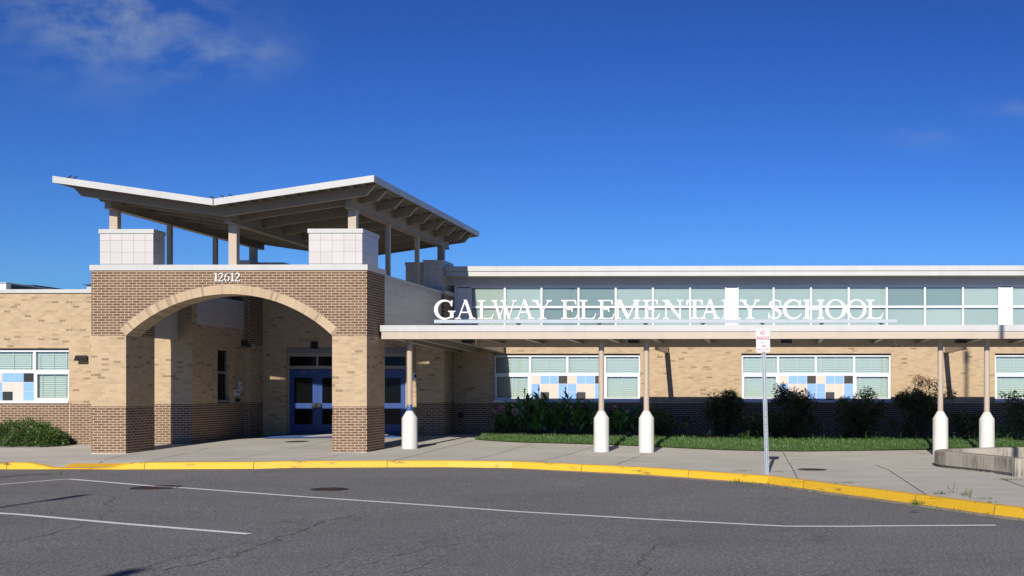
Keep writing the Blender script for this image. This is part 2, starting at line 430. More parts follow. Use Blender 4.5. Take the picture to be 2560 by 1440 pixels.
# road sheet
xs = [-70, -50, -35, -25] + [-22 + i for i in range(0, 34)] + [14, 20, 30, 50, 70]
b = MB()
for x0, x1 in zip(xs, xs[1:]):
    for y0, y1 in ((-60, 0), (0, 12), (12, 22), (22, 40)):
        b.face([(x0, y0, sxf(x0) - .15), (x1, y0, sxf(x1) - .15), (x1, y1, sxf(x1) - .15), (x0, y1, sxf(x0) - .15)])
b.build('road', ASPH, kind='structure')
# sidewalk
def fine(a0, a1, st): 
    n = max(1, int(math.ceil((a1 - a0) / st))); return [a0 + (a1 - a0) * i / n for i in range(n + 1)]
sxs = sorted(set([-70, -50, -35, -25] + [round(v, 3) for v in fine(-22, 14, .3)] + [20, 30, 50, 70] + [round(p[0], 4) for p in KP if -70 < p[0] < 70]))
b = MB()
KW = .15
for x0, x1 in zip(sxs, sxs[1:]):
    a0, a1 = kerbY(x0), kerbY(x1)
    if a0 < -44: continue
    ts = [0, .01, .02, .03, .045, .06, .08, .11, .15, .22, .35, .6, 1]
    for t0, t1 in zip(ts, ts[1:]):
        Y = lambda a, t: a + KW + (41.0 - a - KW) * t
        q = [(x0, Y(a0, t0)), (x1, Y(a1, t0)), (x1, Y(a1, t1)), (x0, Y(a0, t1))]
        b.face([(x, y, zs(x, y)) for x, y in q])
b.build('pavement', CONC, kind='structure')
# kerb (painted) and concrete gutter
b = MB(); g = MB()
def kz(x): return zs(x, kerbY(x) + .01)
for x0, x1 in zip(sxs, sxs[1:]):
    if x0 < -70 or x1 > 30: continue
    a0, a1 = kerbY(x0), kerbY(x1)
    z0, z1 = kz(x0) + .006, kz(x1) + .006; r0, r1 = sxf(x0) - .15, sxf(x1) - .15
    def nrm(x):
        e = .05; d = Vector((2 * e, kerbY(x + e) - kerbY(x - e))).normalized(); return Vector((d.y, -d.x))
    n0, n1 = nrm(x0), nrm(x1)
    prof = [(-KW - .02, 1, 0), (-.02, 1, 0), (0, 1, -.014), (.03, 0, .006)]
    def P(x, a, n, z, r, o, top, dz): 
        return (x + n.x * o, a + n.y * o, (z + dz) if top else r + dz)
    for p, q in zip(prof, prof[1:]):
        b.face([P(x0, a0, n0, z0, r0, *q), P(x1, a1, n1, z1, r1, *q), P(x1, a1, n1, z1, r1, *p), P(x0, a0, n0, z0, r0, *p)])
    gw = .07 + .23 * sm((x0 + 9) / 6); gw1 = .07 + .23 * sm((x1 + 9) / 6)
    g.face([P(x0, a0, n0, z0, r0, .03 + gw, 0, .004), P(x1, a1, n1, z1, r1, .03 + gw1, 0, .004), P(x1, a1, n1, z1, r1, .03, 0, .004), P(x0, a0, n0, z0, r0, .03, 0, .004)])
kerb = b.build('kerb', YEL, kind='structure')
g.build('gutter', GUTT, kind='structure')
# kerb joints
b = MB()
for u in (18, 362, 634, 968, 1455, 1722, 2012, 2290, 2490):
    X = gp(u, 1165 if u < 1500 else (1190 if u < 2000 else 1240)).x
    for (ku, kv) in [(0, 0)]:
        pass
    # find X on kerb for this pixel column
    best = min([x for x in fine(-22, 6, .02)], key=lambda x: abs((lambda p: U0 + F * (CT * p[0] + ST * p[1]) / (-ST * p[0] + CT * p[1]))((x, kerbY(x))) - u))
    X = best; a = kerbY(X); z = kz(X) + .008; r = sxf(X) - .15
    e = .05; d = Vector((2 * e, kerbY(X + e) - kerbY(X - e))).normalized(); n = Vector((d.y, -d.x)); w = d * .007
    pr = [(-KW - .02, z), (-.02, z), (.004, z - .014), (.034, r + .008)]
    for (o0, q0), (o1, q1) in zip(pr, pr[1:]):
        c0 = Vector((X, a)) + n * o0; c1 = Vector((X, a)) + n * o1
        b.face([(c1.x - w.x, c1.y - w.y, q1), (c1.x + w.x, c1.y + w.y, q1), (c0.x + w.x, c0.y + w.y, q0), (c0.x - w.x, c0.y - w.y, q0)])
b.build('kerb_joint', JOINT, parent=kerb)
# sidewalk joints from the photograph, laid on the slab
def strip(mb, pts, w, zf, off, mat=0, sub=.4):
    P = []
    for (p, q) in zip(pts, pts[1:]):
        n = max(1, int((Vector(q) - Vector(p)).length / sub))
        for i in range(n): P.append(Vector(p).lerp(Vector(q), i / n))
    P.append(Vector(pts[-1]))
    L = []
    for i, p in enumerate(P):
        d = (P[min(i + 1, len(P) - 1)] - P[max(i - 1, 0)]).normalized(); n = Vector((-d.y, d.x)) * w / 2
        L.append((p + n, p - n))
    for (a, c), (a2, c2) in zip(L, L[1:]):
        mb.face([(c.x, c.y, zf(c.x, c.y) + off), (c2.x, c2.y, zf(c2.x, c2.y) + off), (a2.x, a2.y, zf(a2.x, a2.y) + off), (a.x, a.y, zf(a.x, a.y) + off)], mat)
def G2(u, v, road=False): p = gp(u, v, 0, road); return (p.x, p.y)
b = MB()
for ln, w in (([(200, 1165), (300, 1142), (415, 1122)], .014), ([(350, 1159), (445, 1139), (520, 1122)], .018), ([(552, 1155), (690, 1130), (762, 1117), (840, 1100)], .016),
              ([(773, 1152), (905, 1127)], .014), ([(985, 1152), (1090, 1125), (1183, 1102)], .022), ([(1180, 1150), (1333, 1108)], .018), ([(1344, 1156), (1483, 1117)], .018),
              ([(1537, 1163), (1617, 1132)], .018), ([(1958, 1131), (1978, 1165), (1994, 1198)], .02), ([(2120, 1128), (2223, 1176), (2315, 1236)], .022), ([(2270, 1128), (2330, 1137)], .02),
              ([(30, 1120), (210, 1128)], .01), ([(2500, 1195), (2560, 1216)], .03), ([(1000, 1130), (1400, 1140), (1830, 1152)], .008)):
    strip(b, [G2(*p) for p in ln], w, zs, .004)
for ln, w in (([(1753, 1178), (1775, 1155), (1802, 1127)], .03), ([(1755, 1179), (1900, 1180), (2100, 1179), (2400, 1180)], .012), ([(1738, 1146), (1790, 1147)], .02), ([(2390, 1246), (2560, 1250)], .01)):
    strip(b, [G2(*p) for p in ln], w, zs, .004, 1)
b.build('pavement_joints', [JOINT, JLITE], kind='structure')
# tactile ramp surface
b = MB()
p0, p1 = gp(262, 1163).x, gp(338, 1163).x
for i in range(10):
    x0 = -16.2 + i * .155; x1 = x0 + .155
    for j in range(3):
        ya, yb = kerbY(x0) + .2 + j * .15, kerbY(x0) + .2 + (j + 1) * .15
        b.face([(x0, ya, zs(x0, ya) + .006), (x1, ya, zs(x1, ya) + .006), (x1, yb, zs(x1, yb) + .006), (x0, yb, zs(x0, yb) + .006)])
        for ii in range(3):
            for jj in range(3):
                cx, cy = x0 + (ii + .5) * .0517, ya + (jj + .5) * .05; z = zs(cx, cy) + .008
                b.box(cx - .012, cx + .012, cy - .012, cy + .012, z, z + .006, 0, 'd')
tag(b.build('tactile_pad', YEL), 'yellow studded tactile pad on the dropped kerb before the arch', 'tactile paving')
# road markings
rz = lambda x, y: sxf(x) - .15
b = MB(); strip(b, [G2(u, v, True) for u, v in ((-500, 1256), (0, 1214), (168, 1200), (172, 1200), (400, 1219), (760, 1244), (1000, 1260), (1300, 1281), (1640, 1300), (1960, 1316), (2200, 1315), (2490, 1312.5))], .115, rz, .005)
strip(b, [G2(u, v, True) for u, v in ((-400, 1254), (0, 1287), (310, 1313), (622, 1338))], .125, rz, .005)
b.build('road_markings', LINE, kind='structure')
# hand placed long cracks
def crack(mb, pts, w, seed, zf, off):
    rng = random.Random(seed); P = []
    for p, q in zip(pts, pts[1:]):
        p, q = Vector(p), Vector(q); n = max(2, int((q - p).length / .12)); d = (q - p).normalized(); nn = Vector((-d.y, d.x))
        for i in range(n): P.append(p.lerp(q, i / n) + nn * rng.uniform(-.045, .045) + nn * (.05 * math.sin(i * .31 + seed) + .03 * math.sin(i * .93 + seed * 2)))
    prev = None
    for i in range(len(P) - 1):
        if rng.random() < .1: continue
        ww = w * rng.uniform(.35, 1.3)
        d = (P[i + 1] - P[i]).normalized(); n = Vector((-d.y, d.x)) * ww / 2
        a, c, a2, c2 = P[i] + n, P[i] - n, P[i + 1] + n, P[i + 1] - n
        mb.face([(c.x, c.y, zf(*c) + off), (c2.x, c2.y, zf(*c2) + off), (a2.x, a2.y, zf(*a2) + off), (a.x, a.y, zf(*a) + off)])
b = MB()
for i, (ln, w) in enumerate((([(420, 1430), (600, 1390), (690, 1350), (760, 1330), (810, 1305), (950, 1282)], .022), ([(0, 1363), (120, 1342), (250, 1300), (290, 1245), (350, 1232)], .014), ([(640, 1264), (750, 1243), (1000, 1205)], .012),
                             ([(1598, 1440), (1612, 1385), (1640, 1360)], .022), ([(0, 1312), (600, 1305), (1100, 1300)], .009), ([(1280, 1355), (1700, 1350), (1780, 1362), (2000, 1352), (2300, 1335)], .010), ([(880, 1425), (1000, 1390), (1060, 1375), (1280, 1345)], .012),
                             ([(1280, 1332), (1440, 1300)], .010), ([(760, 1440), (900, 1370), (1300, 1330)], .009), ([(550, 1218), (800, 1225)], .008), ([(2200, 1395), (2560, 1378)], .009), ([(300, 1440), (520, 1380), (690, 1348)], .010),
    ([(820, 1302), (1200, 1296), (1500, 1310)], .008), ([(1100, 1222), (1150, 1240), (1290, 1244)], .008), ([(1850, 1245), (2050, 1260), (2200, 1262)], .007), ([(700, 1305), (900, 1322), (1010, 1312)], .009), ([(2050, 1440), (2200, 1405), (2500, 1400)], .009), ([(150, 1225), (330, 1250), (520, 1252)], .008), ([(40, 1425), (200, 1398), (420, 1372)], .008), ([(1010, 1440), (1080, 1412), (1240, 1405)], .010))):
    crack(b, [G2(u, v, True) for u, v in ln], w, i + 1, rz, .0035)
b.build('road_cracks', JOINT, kind='structure')
b = MB()
for i, (ln, w) in enumerate((([(0, 1196), (60, 1190), (130, 1187)], .25),)):
    strip(b, [G2(u, v, True) for u, v in ln], w, rz, .003)
b.build('road_patch', M('dark_patch_asphalt', (.07, .07, .072), .9), kind='structure')

# manholes
def manhole(u, v, dia, road, label, name='manhole_cover'):
    c = gp(u, v, 0, road); zf = rz if road else zs
    b = MB(); n = 32; r = dia / 2
    tl = 0.0
    ring = [(c.x + math.cos(a) * r, c.y + math.sin(a) * r) for a in [2 * math.pi * i / n for i in range(n)]]
    ring2 = [(c.x + math.cos(a) * (r - .03), c.y + math.sin(a) * (r - .03)) for a in [2 * math.pi * i / n for i in range(n)]]
    h = .007
    for i in range(n):
        j = (i + 1) % n
        b.face([(*ring[i], zf(*ring[i]) + h), (*ring[j], zf(*ring[j]) + h), (*ring2[j], zf(*ring2[j]) + h), (*ring2[i], zf(*ring2[i]) + h)])
        b.face([(*ring[i], zf(*ring[i]) - .01), (*ring[j], zf(*ring[j]) - .01), (*ring[j], zf(*ring[j]) + h), (*ring[i], zf(*ring[i]) + h)])
    b.face([(*p, zf(*p) + h - .004) for p in ring2])
    k = r * .8
    for i in range(-5, 6):
        for j in range(-5, 6):
            x, y = c.x + i * r / 6.2, c.y + j * r / 6.2
            if (x - c.x) ** 2 + (y - c.y) ** 2 < k * k:
                z = zf(x, y) + h - .004; b.box(x - .018, x + .018, y - .018, y + .018, z, z + .005, 0, 'd')
    tag(b.build(name, RUST, origin=(c.x, c.y, zf(c.x, c.y))), label, 'manhole cover', 'round iron covers')
manhole(390, 1221, .86, True, 'larger dark iron manhole cover crossed by the white road line')
manhole(824, 1225, .66, True, 'dark iron manhole cover on bare asphalt, right of the line-crossed one')
manhole(2030, 1174, .66, False, 'rusty round cover in the sidewalk between signpost and planter wall')
manhole(742, 1105, .66, False, 'rusty round cover in the sidewalk in front of the doormat')

# ================================================================== PORTICO
YF, YB = 29.8, 38.1
XL, XR = xa(228, YF), xa(917, YF); XI0, XI1 = xa(315, YF), xa(830.5, YF)
XC = (XL + XR) / 2
ZBT = za(1016.2, 870, YF); ZSP = za(839, 570, YF); ZCT, ZCB = za(662, 570, YF), za(676, 570, YF)
ZCR = za(735, 570, YF)
PD, AD = 1.40, .68
po = thing('entrance_portico', 'brown and tan brick entrance portico with wide arch and butterfly roof', 'portico', (XC, YF, 0))
hs_ = (XI1 - XI0) / 2; rise = ZCR - ZSP; RI = (hs_ ** 2 + rise ** 2) / (2 * rise); ACX = (XI0 + XI1) / 2; ACZ = ZCR - RI
A0 = math.asin(hs_ / RI); RO = RI + .236
def pier(x0, x1, y0, y1, name='brick_pier', caulk=True):
    b = MB()
    b.box(x0, x1, y0, y1, -.35, ZBT - .203, 0, 't'); b.box(x0 + .008, x1 - .008, y0 + .008, y1 - .008, ZBT - .203, ZBT, 0, 'd')
    b.face([(x0, y0, ZBT - .203), (x1, y0, ZBT - .203), (x1, y1, ZBT - .203), (x0, y1, ZBT - .203)])
    b.box(x0, x1, y0, y1, ZBT, ZSP, 1)
    o = b.build(name, [BROWN, TAN], parent=po)
    if caulk:
        z = max(zs(x0, y0), zs(x1, y0))
        MB().box(x0 - .004, x1 + .004, y0 - .006, y1, -.3, z + .012, 0).build('base_caulk', CAULK, parent=o)
    return o
pier(XL, XI0, YF, YF + PD); pier(XI1, XR, YF, YF + PD)
pier(XL, XI0, YB - 1.12, YB, caulk=False); pier(XI1, XR, YB - 1.12, YB, caulk=False)
# spandrel wall above the arch
b = MB(); N = 48
aO = math.acos(max(-1, min(1, (ZSP - ACZ) / RO)))          # angle where extrados meets springing height
aO = min(aO, A0 + .06)
def ex(a, r): return (ACX + r * math.sin(a), ACZ + r * math.cos(a))
arc = [ex(-A0 + 2 * A0 * i / N, RO - .01) for i in range(N + 1)]
for yy, rev in ((YF, False), (YF + AD, True)):
    for p, q in zip(arc, arc[1:]):
        f = [(p[0], yy, p[1]), (q[0], yy, q[1]), (q[0], yy, ZCB), (p[0], yy, ZCB)]
        b.face(f[::-1] if rev else f)
    for (xa0, xa1), (ax, az) in (((XL, arc[0][0]), arc[0]), ((arc[-1][0], XR), arc[-1])):
        f = [(xa0, yy, az), (xa1, yy, az), (xa1, yy, ZCB), (xa0, yy, ZCB)]
        b.face(f[::-1] if rev else f)
        # wedge between springing and extrados end
        inner = XI0 if ax < ACX else XI1
        if ax < ACX: f = [(XL, yy, ZSP), (inner, yy, ZSP), (ax, yy, az), (XL, yy, az)]
        else: f = [(inner, yy, ZSP), (XR, yy, ZSP), (XR, yy, az), (ax, yy, az)]
        b.face(f[::-1] if rev else f)
b.face([(XL, YF + PD, ZSP), (XL, YF, ZSP), (XL, YF, ZCB), (XL, YF + PD, ZCB)])
b.face([(XR, YF, ZSP), (XR, YF + PD, ZSP), (XR, YF + PD, ZCB), (XR, YF, ZCB)])
for x0, x1, inn in ((XL, XI0, XI0), (XI1, XR, XI1)):   # deeper corner returns
    b.face([(x1, YF + PD, ZSP), (x0, YF + PD, ZSP), (x0, YF + PD, ZCB), (x1, YF + PD, ZCB)])
    f = [(inn, YF + AD, ZSP), (inn, YF + PD, ZSP), (inn, YF + PD, ZCB), (inn, YF + AD, ZCB)]
    b.face(f if inn == XI1 and False else f)
b.face([(XL, YF, ZCB), (XR, YF, ZCB), (XR, YF + AD, ZCB), (XL, YF + AD, ZCB)])
for x0, x1 in ((XL, XI0), (XI1, XR)): b.face([(x0, YF + AD, ZCB), (x1, YF + AD, ZCB), (x1, YF + PD, ZCB), (x0, YF + PD, ZCB)])
b.build('arch_wall', BROWN, parent=po)
# arch ring
b = MB(); NV = 84
for i in range(NV):
    a, c = -A0 + 2 * A0 * i / NV, -A0 + 2 * A0 * (i + 1) / NV
    pi_, pj, po_, pq = ex(a, RI), ex(c, RI), ex(a, RO), ex(c, RO)
    s0, s1 = i * .0677, (i + 1) * .0677; y0, y1 = YF - .004, YF + AD + .004
    b.face([(pi_[0], y0, pi_[1]), (pj[0], y0, pj[1]), (pq[0], y0, pq[1]), (po_[0], y0, po_[1])], 0, [(.05, s0), (.05, s1), (.3, s1), (.3, s0)])
    b.face([(pj[0], y1, pj[1]), (pi_[0], y1, pi_[1]), (po_[0], y1, po_[1]), (pq[0], y1, pq[1])], 0, [(.05, s1), (.05, s0), (.3, s0), (.3, s1)])
    b.face([(pi_[0], y0, pi_[1]), (pi_[0], y1, pi_[1]), (pj[0], y1, pj[1]), (pj[0], y0, pj[1])], 0, [(0.05, s0), (.7, s0), (.7, s1), (0.05, s1)])
b.build('arch_ring', VOUS, parent=po)
# cornice coping of the front wall, side tile walls, rear wall
b = MB(); b.box(XL - .03, XR + .03, YF - .03, YF + AD + .03, ZCB + .002, ZCT, 0)
for x0, x1 in ((XL - .03, XI0 + .02), (XI1 - .02, XR + .03)): b.box(x0, x1, YF + AD + .03, YF + PD + .04, ZCB + .002, ZCT, 0, 'f')
b.build('coping', COPE, parent=po)
ZS0, ZS1, ZS2 = 3.06, za(693.3, 962, YF + PD), za(684.5, 962, YF + PD)
for sgn, x in ((-1, XL), (1, XR)):
    x0, x1 = (x + .09, x + .33) if sgn < 0 else (x - .33, x - .09)
    o = MB().box(x0, x1, YF + PD, YB - 1.12, ZS0, ZS1).build('tile_side_wall', TILE, parent=po)
    MB().box(x0 - .03, x1 + .03, YF + PD + .04, YB - 1.12, ZS1 + .002, ZS2).build('coping', COPE, parent=o)
for x0, x1 in ((XL, XI0), (XI1, XR)):
    o = MB().box(x0, x1, YB - 1.12, YB, ZSP, ZS1).build('rear_pier_top', BROWN, parent=po)
    MB().box(x0 - .03, x1 + .03, YB - 1.15, YB + .03, ZS1 + .002, ZS2 + .04).build('coping', COPE, parent=o)
# entrance wall with doors
DX0, DX1 = xa(720.5, YB), xa(1019, YB)
zd = .17; ZD1 = zd + 2.11
ZHD = za(868, 800, YB); ZTR1 = za(883, 800, YB)
b = MB()
b.box(XI0, DX0, YB - .15, YB + .2, -.2, ZS1); b.box(DX1, XI1, YB - .15, YB + .2, -.2, ZS1); b.box(DX0, DX1, YB - .15, YB + .2, ZHD, ZS1)
o = b.build('entrance_wall', TAN, parent=po)
MB().box(XI0, XI1, YB - .19, YB + .24, ZS1 + .002, ZS2).build('coping', COPE, parent=o)
YD = YB - .02
b = MB(); b.box(DX0, DX1, YD - .02, YB + .1, ZTR1, ZHD)
b.build('header_panel', HEAD, parent=po)
b = MB()
fw = .055; xm0, xm1 = (DX0 + DX1) / 2 - .07, (DX0 + DX1) / 2 + .07
b.box(DX0, DX0 + fw, YD - .03, YD + .08, -.05, ZTR1); b.box(DX1 - fw, DX1, YD - .03, YD + .08, -.05, ZTR1); b.box(xm0, xm1, YD - .03, YD + .08, -.05, ZTR1)
for x0, x1 in ((DX0 + fw, xm0), (xm1, DX1 - fw)):
    b.box(x0, x1, YD - .03, YD + .08, ZTR1 - .11, ZTR1); b.box(x0, x1, YD - .03, YD + .08, ZD1 + .005, ZD1 + .10)
    xm = (x0 + x1) / 2; b.box(xm - .03, xm + .03, YD - .03, YD + .08, ZD1 + .10, ZTR1 - .11)
b.build('door_frame', DFRAME, parent=po)
for x0, x1 in ((DX0 + fw, xm0), (xm1, DX1 - fw)):
    xm = (x0 + x1) / 2
    for a, c in ((x0, xm - .03), (xm + .03, x1)):
        MB().box(a, c, YD, YD + .02, ZD1 + .10, ZTR1 - .11).build('transom_window', DGLASS, parent=po)
k = 0
for x0, x1 in ((DX0 + fw, xm0), (xm1, DX1 - fw)):
    xm = (x0 + x1) / 2
    for side, (a, c) in enumerate(((x0 + .004, xm - .003), (xm + .003, x1 - .004))):
        w = c - a; st = .155
        b = MB(); y0, y1 = YD - .012, YD + .04
        zg = [zd + .02, zd + .28, zd + .80, zd + .98, zd + 1.82, ZD1]
        b.box(a, a + st, y0, y1, zg[0], zg[5]); b.box(c - st, c, y0, y1, zg[0], zg[5])
        for z0, z1 in ((zg[0], zg[1]), (zg[2], zg[3]), (zg[4], zg[5])): b.box(a + st, c - st, y0, y1, z0, z1)
        d = b.build('door', BLUE, parent=po)
        MB().box(a + st, c - st, YD + .005, YD + .02, zg[1], zg[2]).build('lower_glass', DGLASS, parent=d)
        MB().box(a + st, c - st, YD + .005, YD + .02, zg[3], zg[4]).build('upper_glass', DGLASS, parent=d)
        hx = (c - .13, c - .01) if side == 0 else (a + .01, a + .13)
        hb = MB().box(hx[0], hx[1], y0 - .06, y0, zd + .79, zd + .99)
        hb.box(hx[0] - .02 if side == 0 else hx[0] + .02, hx[1] - .02 if side == 0 else hx[1] + .02, y0 - .09, y0 - .06, zd + .82, zd + .96)
        hb.build('handle', DRK, parent=d)
        k += 1
# text helper
def text_obj(txt, name, mat, parent, cx, base, h, y, sx=1.0, depth=.004, center=True, bold=0.0):
    cu = bpy.data.curves.new(name, 'FONT'); cu.body = txt; cu.size = 1; cu.extrude = 0; cu.offset = bold
    if center: cu.align_x = 'CENTER'
    tmp = bpy.data.objects.new('tmp', cu); COL.objects.link(tmp)
    dg = bpy.context.evaluated_depsgraph_get(); me = bpy.data.meshes.new_from_object(tmp.evaluated_get(dg))
    bpy.data.objects.remove(tmp); bpy.data.curves.remove(cu)
    me.name = name
    o0 = Vector(parent['_o']) if parent is not None else Vector((0, 0, 0))
    s = h / .73
    for v in me.vertices:
        x, z = v.co.x * s * sx, v.co.y * s
        v.co = Vector((cx + x - o0.x, y - o0.y, base + z - o0.z))
    me.materials.clear(); me.materials.append(mat)
    o = bpy.data.objects.new(name, me); COL.objects.link(o); o.parent = parent; o['_o'] = tuple(o0)
    return o
text_obj('ACS', 'door_lettering', M('pink_vinyl', (.42, .2, .2), .6), po, xa(757, YD), za(934, 757, YD), .085, YD - .016, .85, bold=.01)
text_obj('1', 'door_number', M('white_vinyl', (.6, .6, .6), .6), po, xa(786, YD), za(930, 786, YD), .09, YD - .036, .8, bold=.01)
# pedestals (L shaped)
ZP1 = za(573, 315, YF + .07); ZP0 = ZCT + .03
def pedestal(sx_, front):
    xo = xa(250, YF + .07) if sx_ < 0 else xa(905.5, YF + .07)
    xi = xa(383, YF + .07) if sx_ < 0 else xa(772, YF + .07)
    xm = xo + (xi - xo) * .43
    if front: ya, yb, ym = YF + .07, YF + 1.30, YF + .65
    else: ya, yb, ym = 68.0 - (YF + .07) + .35, 68.0 - (YF + 1.30) + .35, 68.0 - (YF + .65) + .35
    lo, hi = min(ya, yb), max(ya, yb)
    z0 = ZP0 if front else ZS2 + .04
    b = MB(); full = (min(ya, ym), max(ya, ym)); rest = (min(yb, ym), max(yb, ym))
    b.box(min(xo, xi), max(xo, xi), full[0], full[1], z0, ZP1 - .11); b.box(min(xo, xm), max(xo, xm), rest[0], rest[1], z0, ZP1 - .11)
    o = b.build('tile_pedestal', TILE, parent=po)
    e = .025; b = MB()
    b.box(min(xo, xi) - e, max(xo, xi) + e, full[0] - (e if full[0] == lo else 0), full[1] + (e if full[1] == hi else -.001), ZP1 - .11, ZP1)
    b.box(min(xo, xm) - e, max(xo, xm) + e, rest[0] - (e if rest[0] == lo else 0), rest[1] + (e if rest[1] == hi else 0), ZP1 - .11, ZP1)
    b.build('coping', COPE, parent=o)
    MB().box(min(xo, xi) + .01, max(xo, xi) - .01, full[0] + .01, full[1] - .01, ZP0 - .03 if front else ZS2, z0).build('base_strip', COPE, parent=o)
for s_ in (-1, 1):
    for fr in (True, False): pedestal(s_, fr)
# butterfly roof
RY0, RY1 = 28.9, 39.5
pL, pR, pV = pt(131, 440, RY0), pt(935, 437, RY0), pt(533, 497, RY0)
XRL, XRR, XV = pL.x, pR.x, pV.x; ZE, ZV = (pL.z + pR.z) / 2, pV.z
def zt(x): return ZV + (ZE - ZV) * abs(x - XV) / ((XRR - XRL) / 2)
FH = .165
b = MB()
b.prism([(XRL + .03, zt(XRL) - .09), (XV, ZV - .09), (XRR - .03, zt(XRR) - .09), (XRR - .03, zt(XRR) - .01), (XV, ZV - .01), (XRL + .03, zt(XRL) - .01)], 'y', RY0 + .03, RY1 - .03)
roof = b.build('roof', DECK, parent=po)
b = MB()
for y0, y1 in ((RY0, RY0 + .03), (RY1 - .03, RY1)):
    b.prism([(XRL, zt(XRL) - FH), (XV, ZV - FH), (XRR, zt(XRR) - FH), (XRR, zt(XRR)), (XV, ZV), (XRL, zt(XRL))], 'y', y0, y1)
b.box(XRL, XRL + .03, RY0 + .03, RY1 - .03, zt(XRL) - FH, zt(XRL)); b.box(XRR - .03, XRR, RY0 + .03, RY1 - .03, zt(XRR) - FH, zt(XRR))
b.build('fascia', COPE, parent=roof)
b = MB()   # deck ribs
for i in range(1, 27):
    x = XRL + .12 + i * .29
    if abs(x - XV) < .1: continue
    z = zt(x) - .09
    b.box(x, x + .09, RY0 + .04, RY1 - .04, z - .03, z + .01)
b.build('deck_ribs', DECK, parent=roof)
b = MB(); b.box(XV - .012, XV + .012, RY0 - .006, RY0 - .001, ZV - .16, ZV - .005); b.build('fascia_seam', JOINT, parent=roof)
BD = .25
def beam_poly():
    x0, x1 = XRL + .16, XRR - .16; t = .24
    top = .1
    return [(x0, zt(x0) - .13), (x0 + t, zt(x0 + t) - .11 - BD), (XV, ZV - .11 - BD), (x1 - t, zt(x1 - t) - .11 - BD), (x1, zt(x1) - .13), (x1, zt(x1) - top), (XV, ZV - top), (x0, zt(x0) - top)]
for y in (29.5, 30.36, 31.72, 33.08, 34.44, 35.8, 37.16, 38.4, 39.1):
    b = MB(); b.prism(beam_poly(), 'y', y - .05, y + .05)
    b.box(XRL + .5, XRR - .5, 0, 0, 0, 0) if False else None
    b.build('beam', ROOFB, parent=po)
CY0, CY1 = 30.1, 38.25
XCL, XCR = pt(288.2, 560, CY0).x, pt(883.2, 560, CY0).x
ZG = za(522, 901, 30.0)
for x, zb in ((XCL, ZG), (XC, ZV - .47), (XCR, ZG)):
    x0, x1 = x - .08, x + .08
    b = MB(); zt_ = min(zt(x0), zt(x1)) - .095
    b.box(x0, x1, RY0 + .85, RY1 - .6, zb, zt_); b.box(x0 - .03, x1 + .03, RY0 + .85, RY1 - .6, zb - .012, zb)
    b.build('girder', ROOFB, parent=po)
for x, zb in ((XCL, ZG), (XC, ZV - .47), (XCR, ZG)):
    for y, z0 in ((CY0, ZCT - .05 if x == XC else ZP1 - .05), (CY1, ZP1 - .05 if x != XC else ZS2 - .02)):
        MB().box(x - .105, x + .105, y - .09, y + .09, z0, zb - .01).build('roof_column', BEIGE, parent=po)
for x in (XCL, XCR):
    for y in (32.87, 35.6):
        MB().box(x - .06, x + .06, y - .06, y + .06, ZS2 - .02, ZG - .01).build('roof_post', BEIGE, parent=po)
# house number (serif digits) and sign letters -----------------------------------------------
def circ(cx, cy, rx, ry, a0=0, a1=360, n=28): return [(cx + rx * math.cos(R(a0 + (a1 - a0) * i / n)), cy + ry * math.sin(R(a0 + (a1 - a0) * i / n))) for i in range(n + 1)]
def stroke(spine, wid):
    L, Rr = [], []
    n = len(spine)
    for i, p in enumerate(spine):
        a, c = spine[max(0, i - 1)], spine[min(n - 1, i + 1)]
        dx, dy = c[0] - a[0], c[1] - a[1]; m = math.hypot(dx, dy) or 1
        w = wid(i / (n - 1)) / 2
        L.append((p[0] - dy / m * w, p[1] + dx / m * w)); Rr.append((p[0] + dy / m * w, p[1] - dx / m * w))
    return L, Rr
def quads(spine, wid):
    L, Rr = stroke(spine, wid)
    return [[L[i], Rr[i], Rr[i + 1], L[i + 1]] for i in range(len(L) - 1)]
def rect(x0, x1, y0, y1): return [(x0, y0), (x1, y0), (x1, y1), (x0, y1)]
def serif(xc, y, w, sw, up):   # foot/head serif with brackets
    h = .045; s = 1 if up else -1
    return [[(xc - w / 2, y), (xc + w / 2, y), (xc + w / 2, y + s * h), (xc + sw / 2 + .01, y + s * (h + .035)), (xc - sw / 2 - .01, y + s * (h + .035)), (xc - w / 2, y + s * h)]]
def stem(x, w, y0=0, y1=1, sb=True, st=True, sw=.36):
    o = [rect(x - w / 2, x + w / 2, y0, y1)]
    if sb: o += serif(x, y0, sw, w, True)
    if st: o += serif(x, y1, sw, w, False)
    return o
def diag(x0, y0, x1, y1, w): return [[(x0 - w / 2, y0), (x0 + w / 2, y0), (x1 + w / 2, y1), (x1 - w / 2, y1)]]
T_, t_ = .138, .055
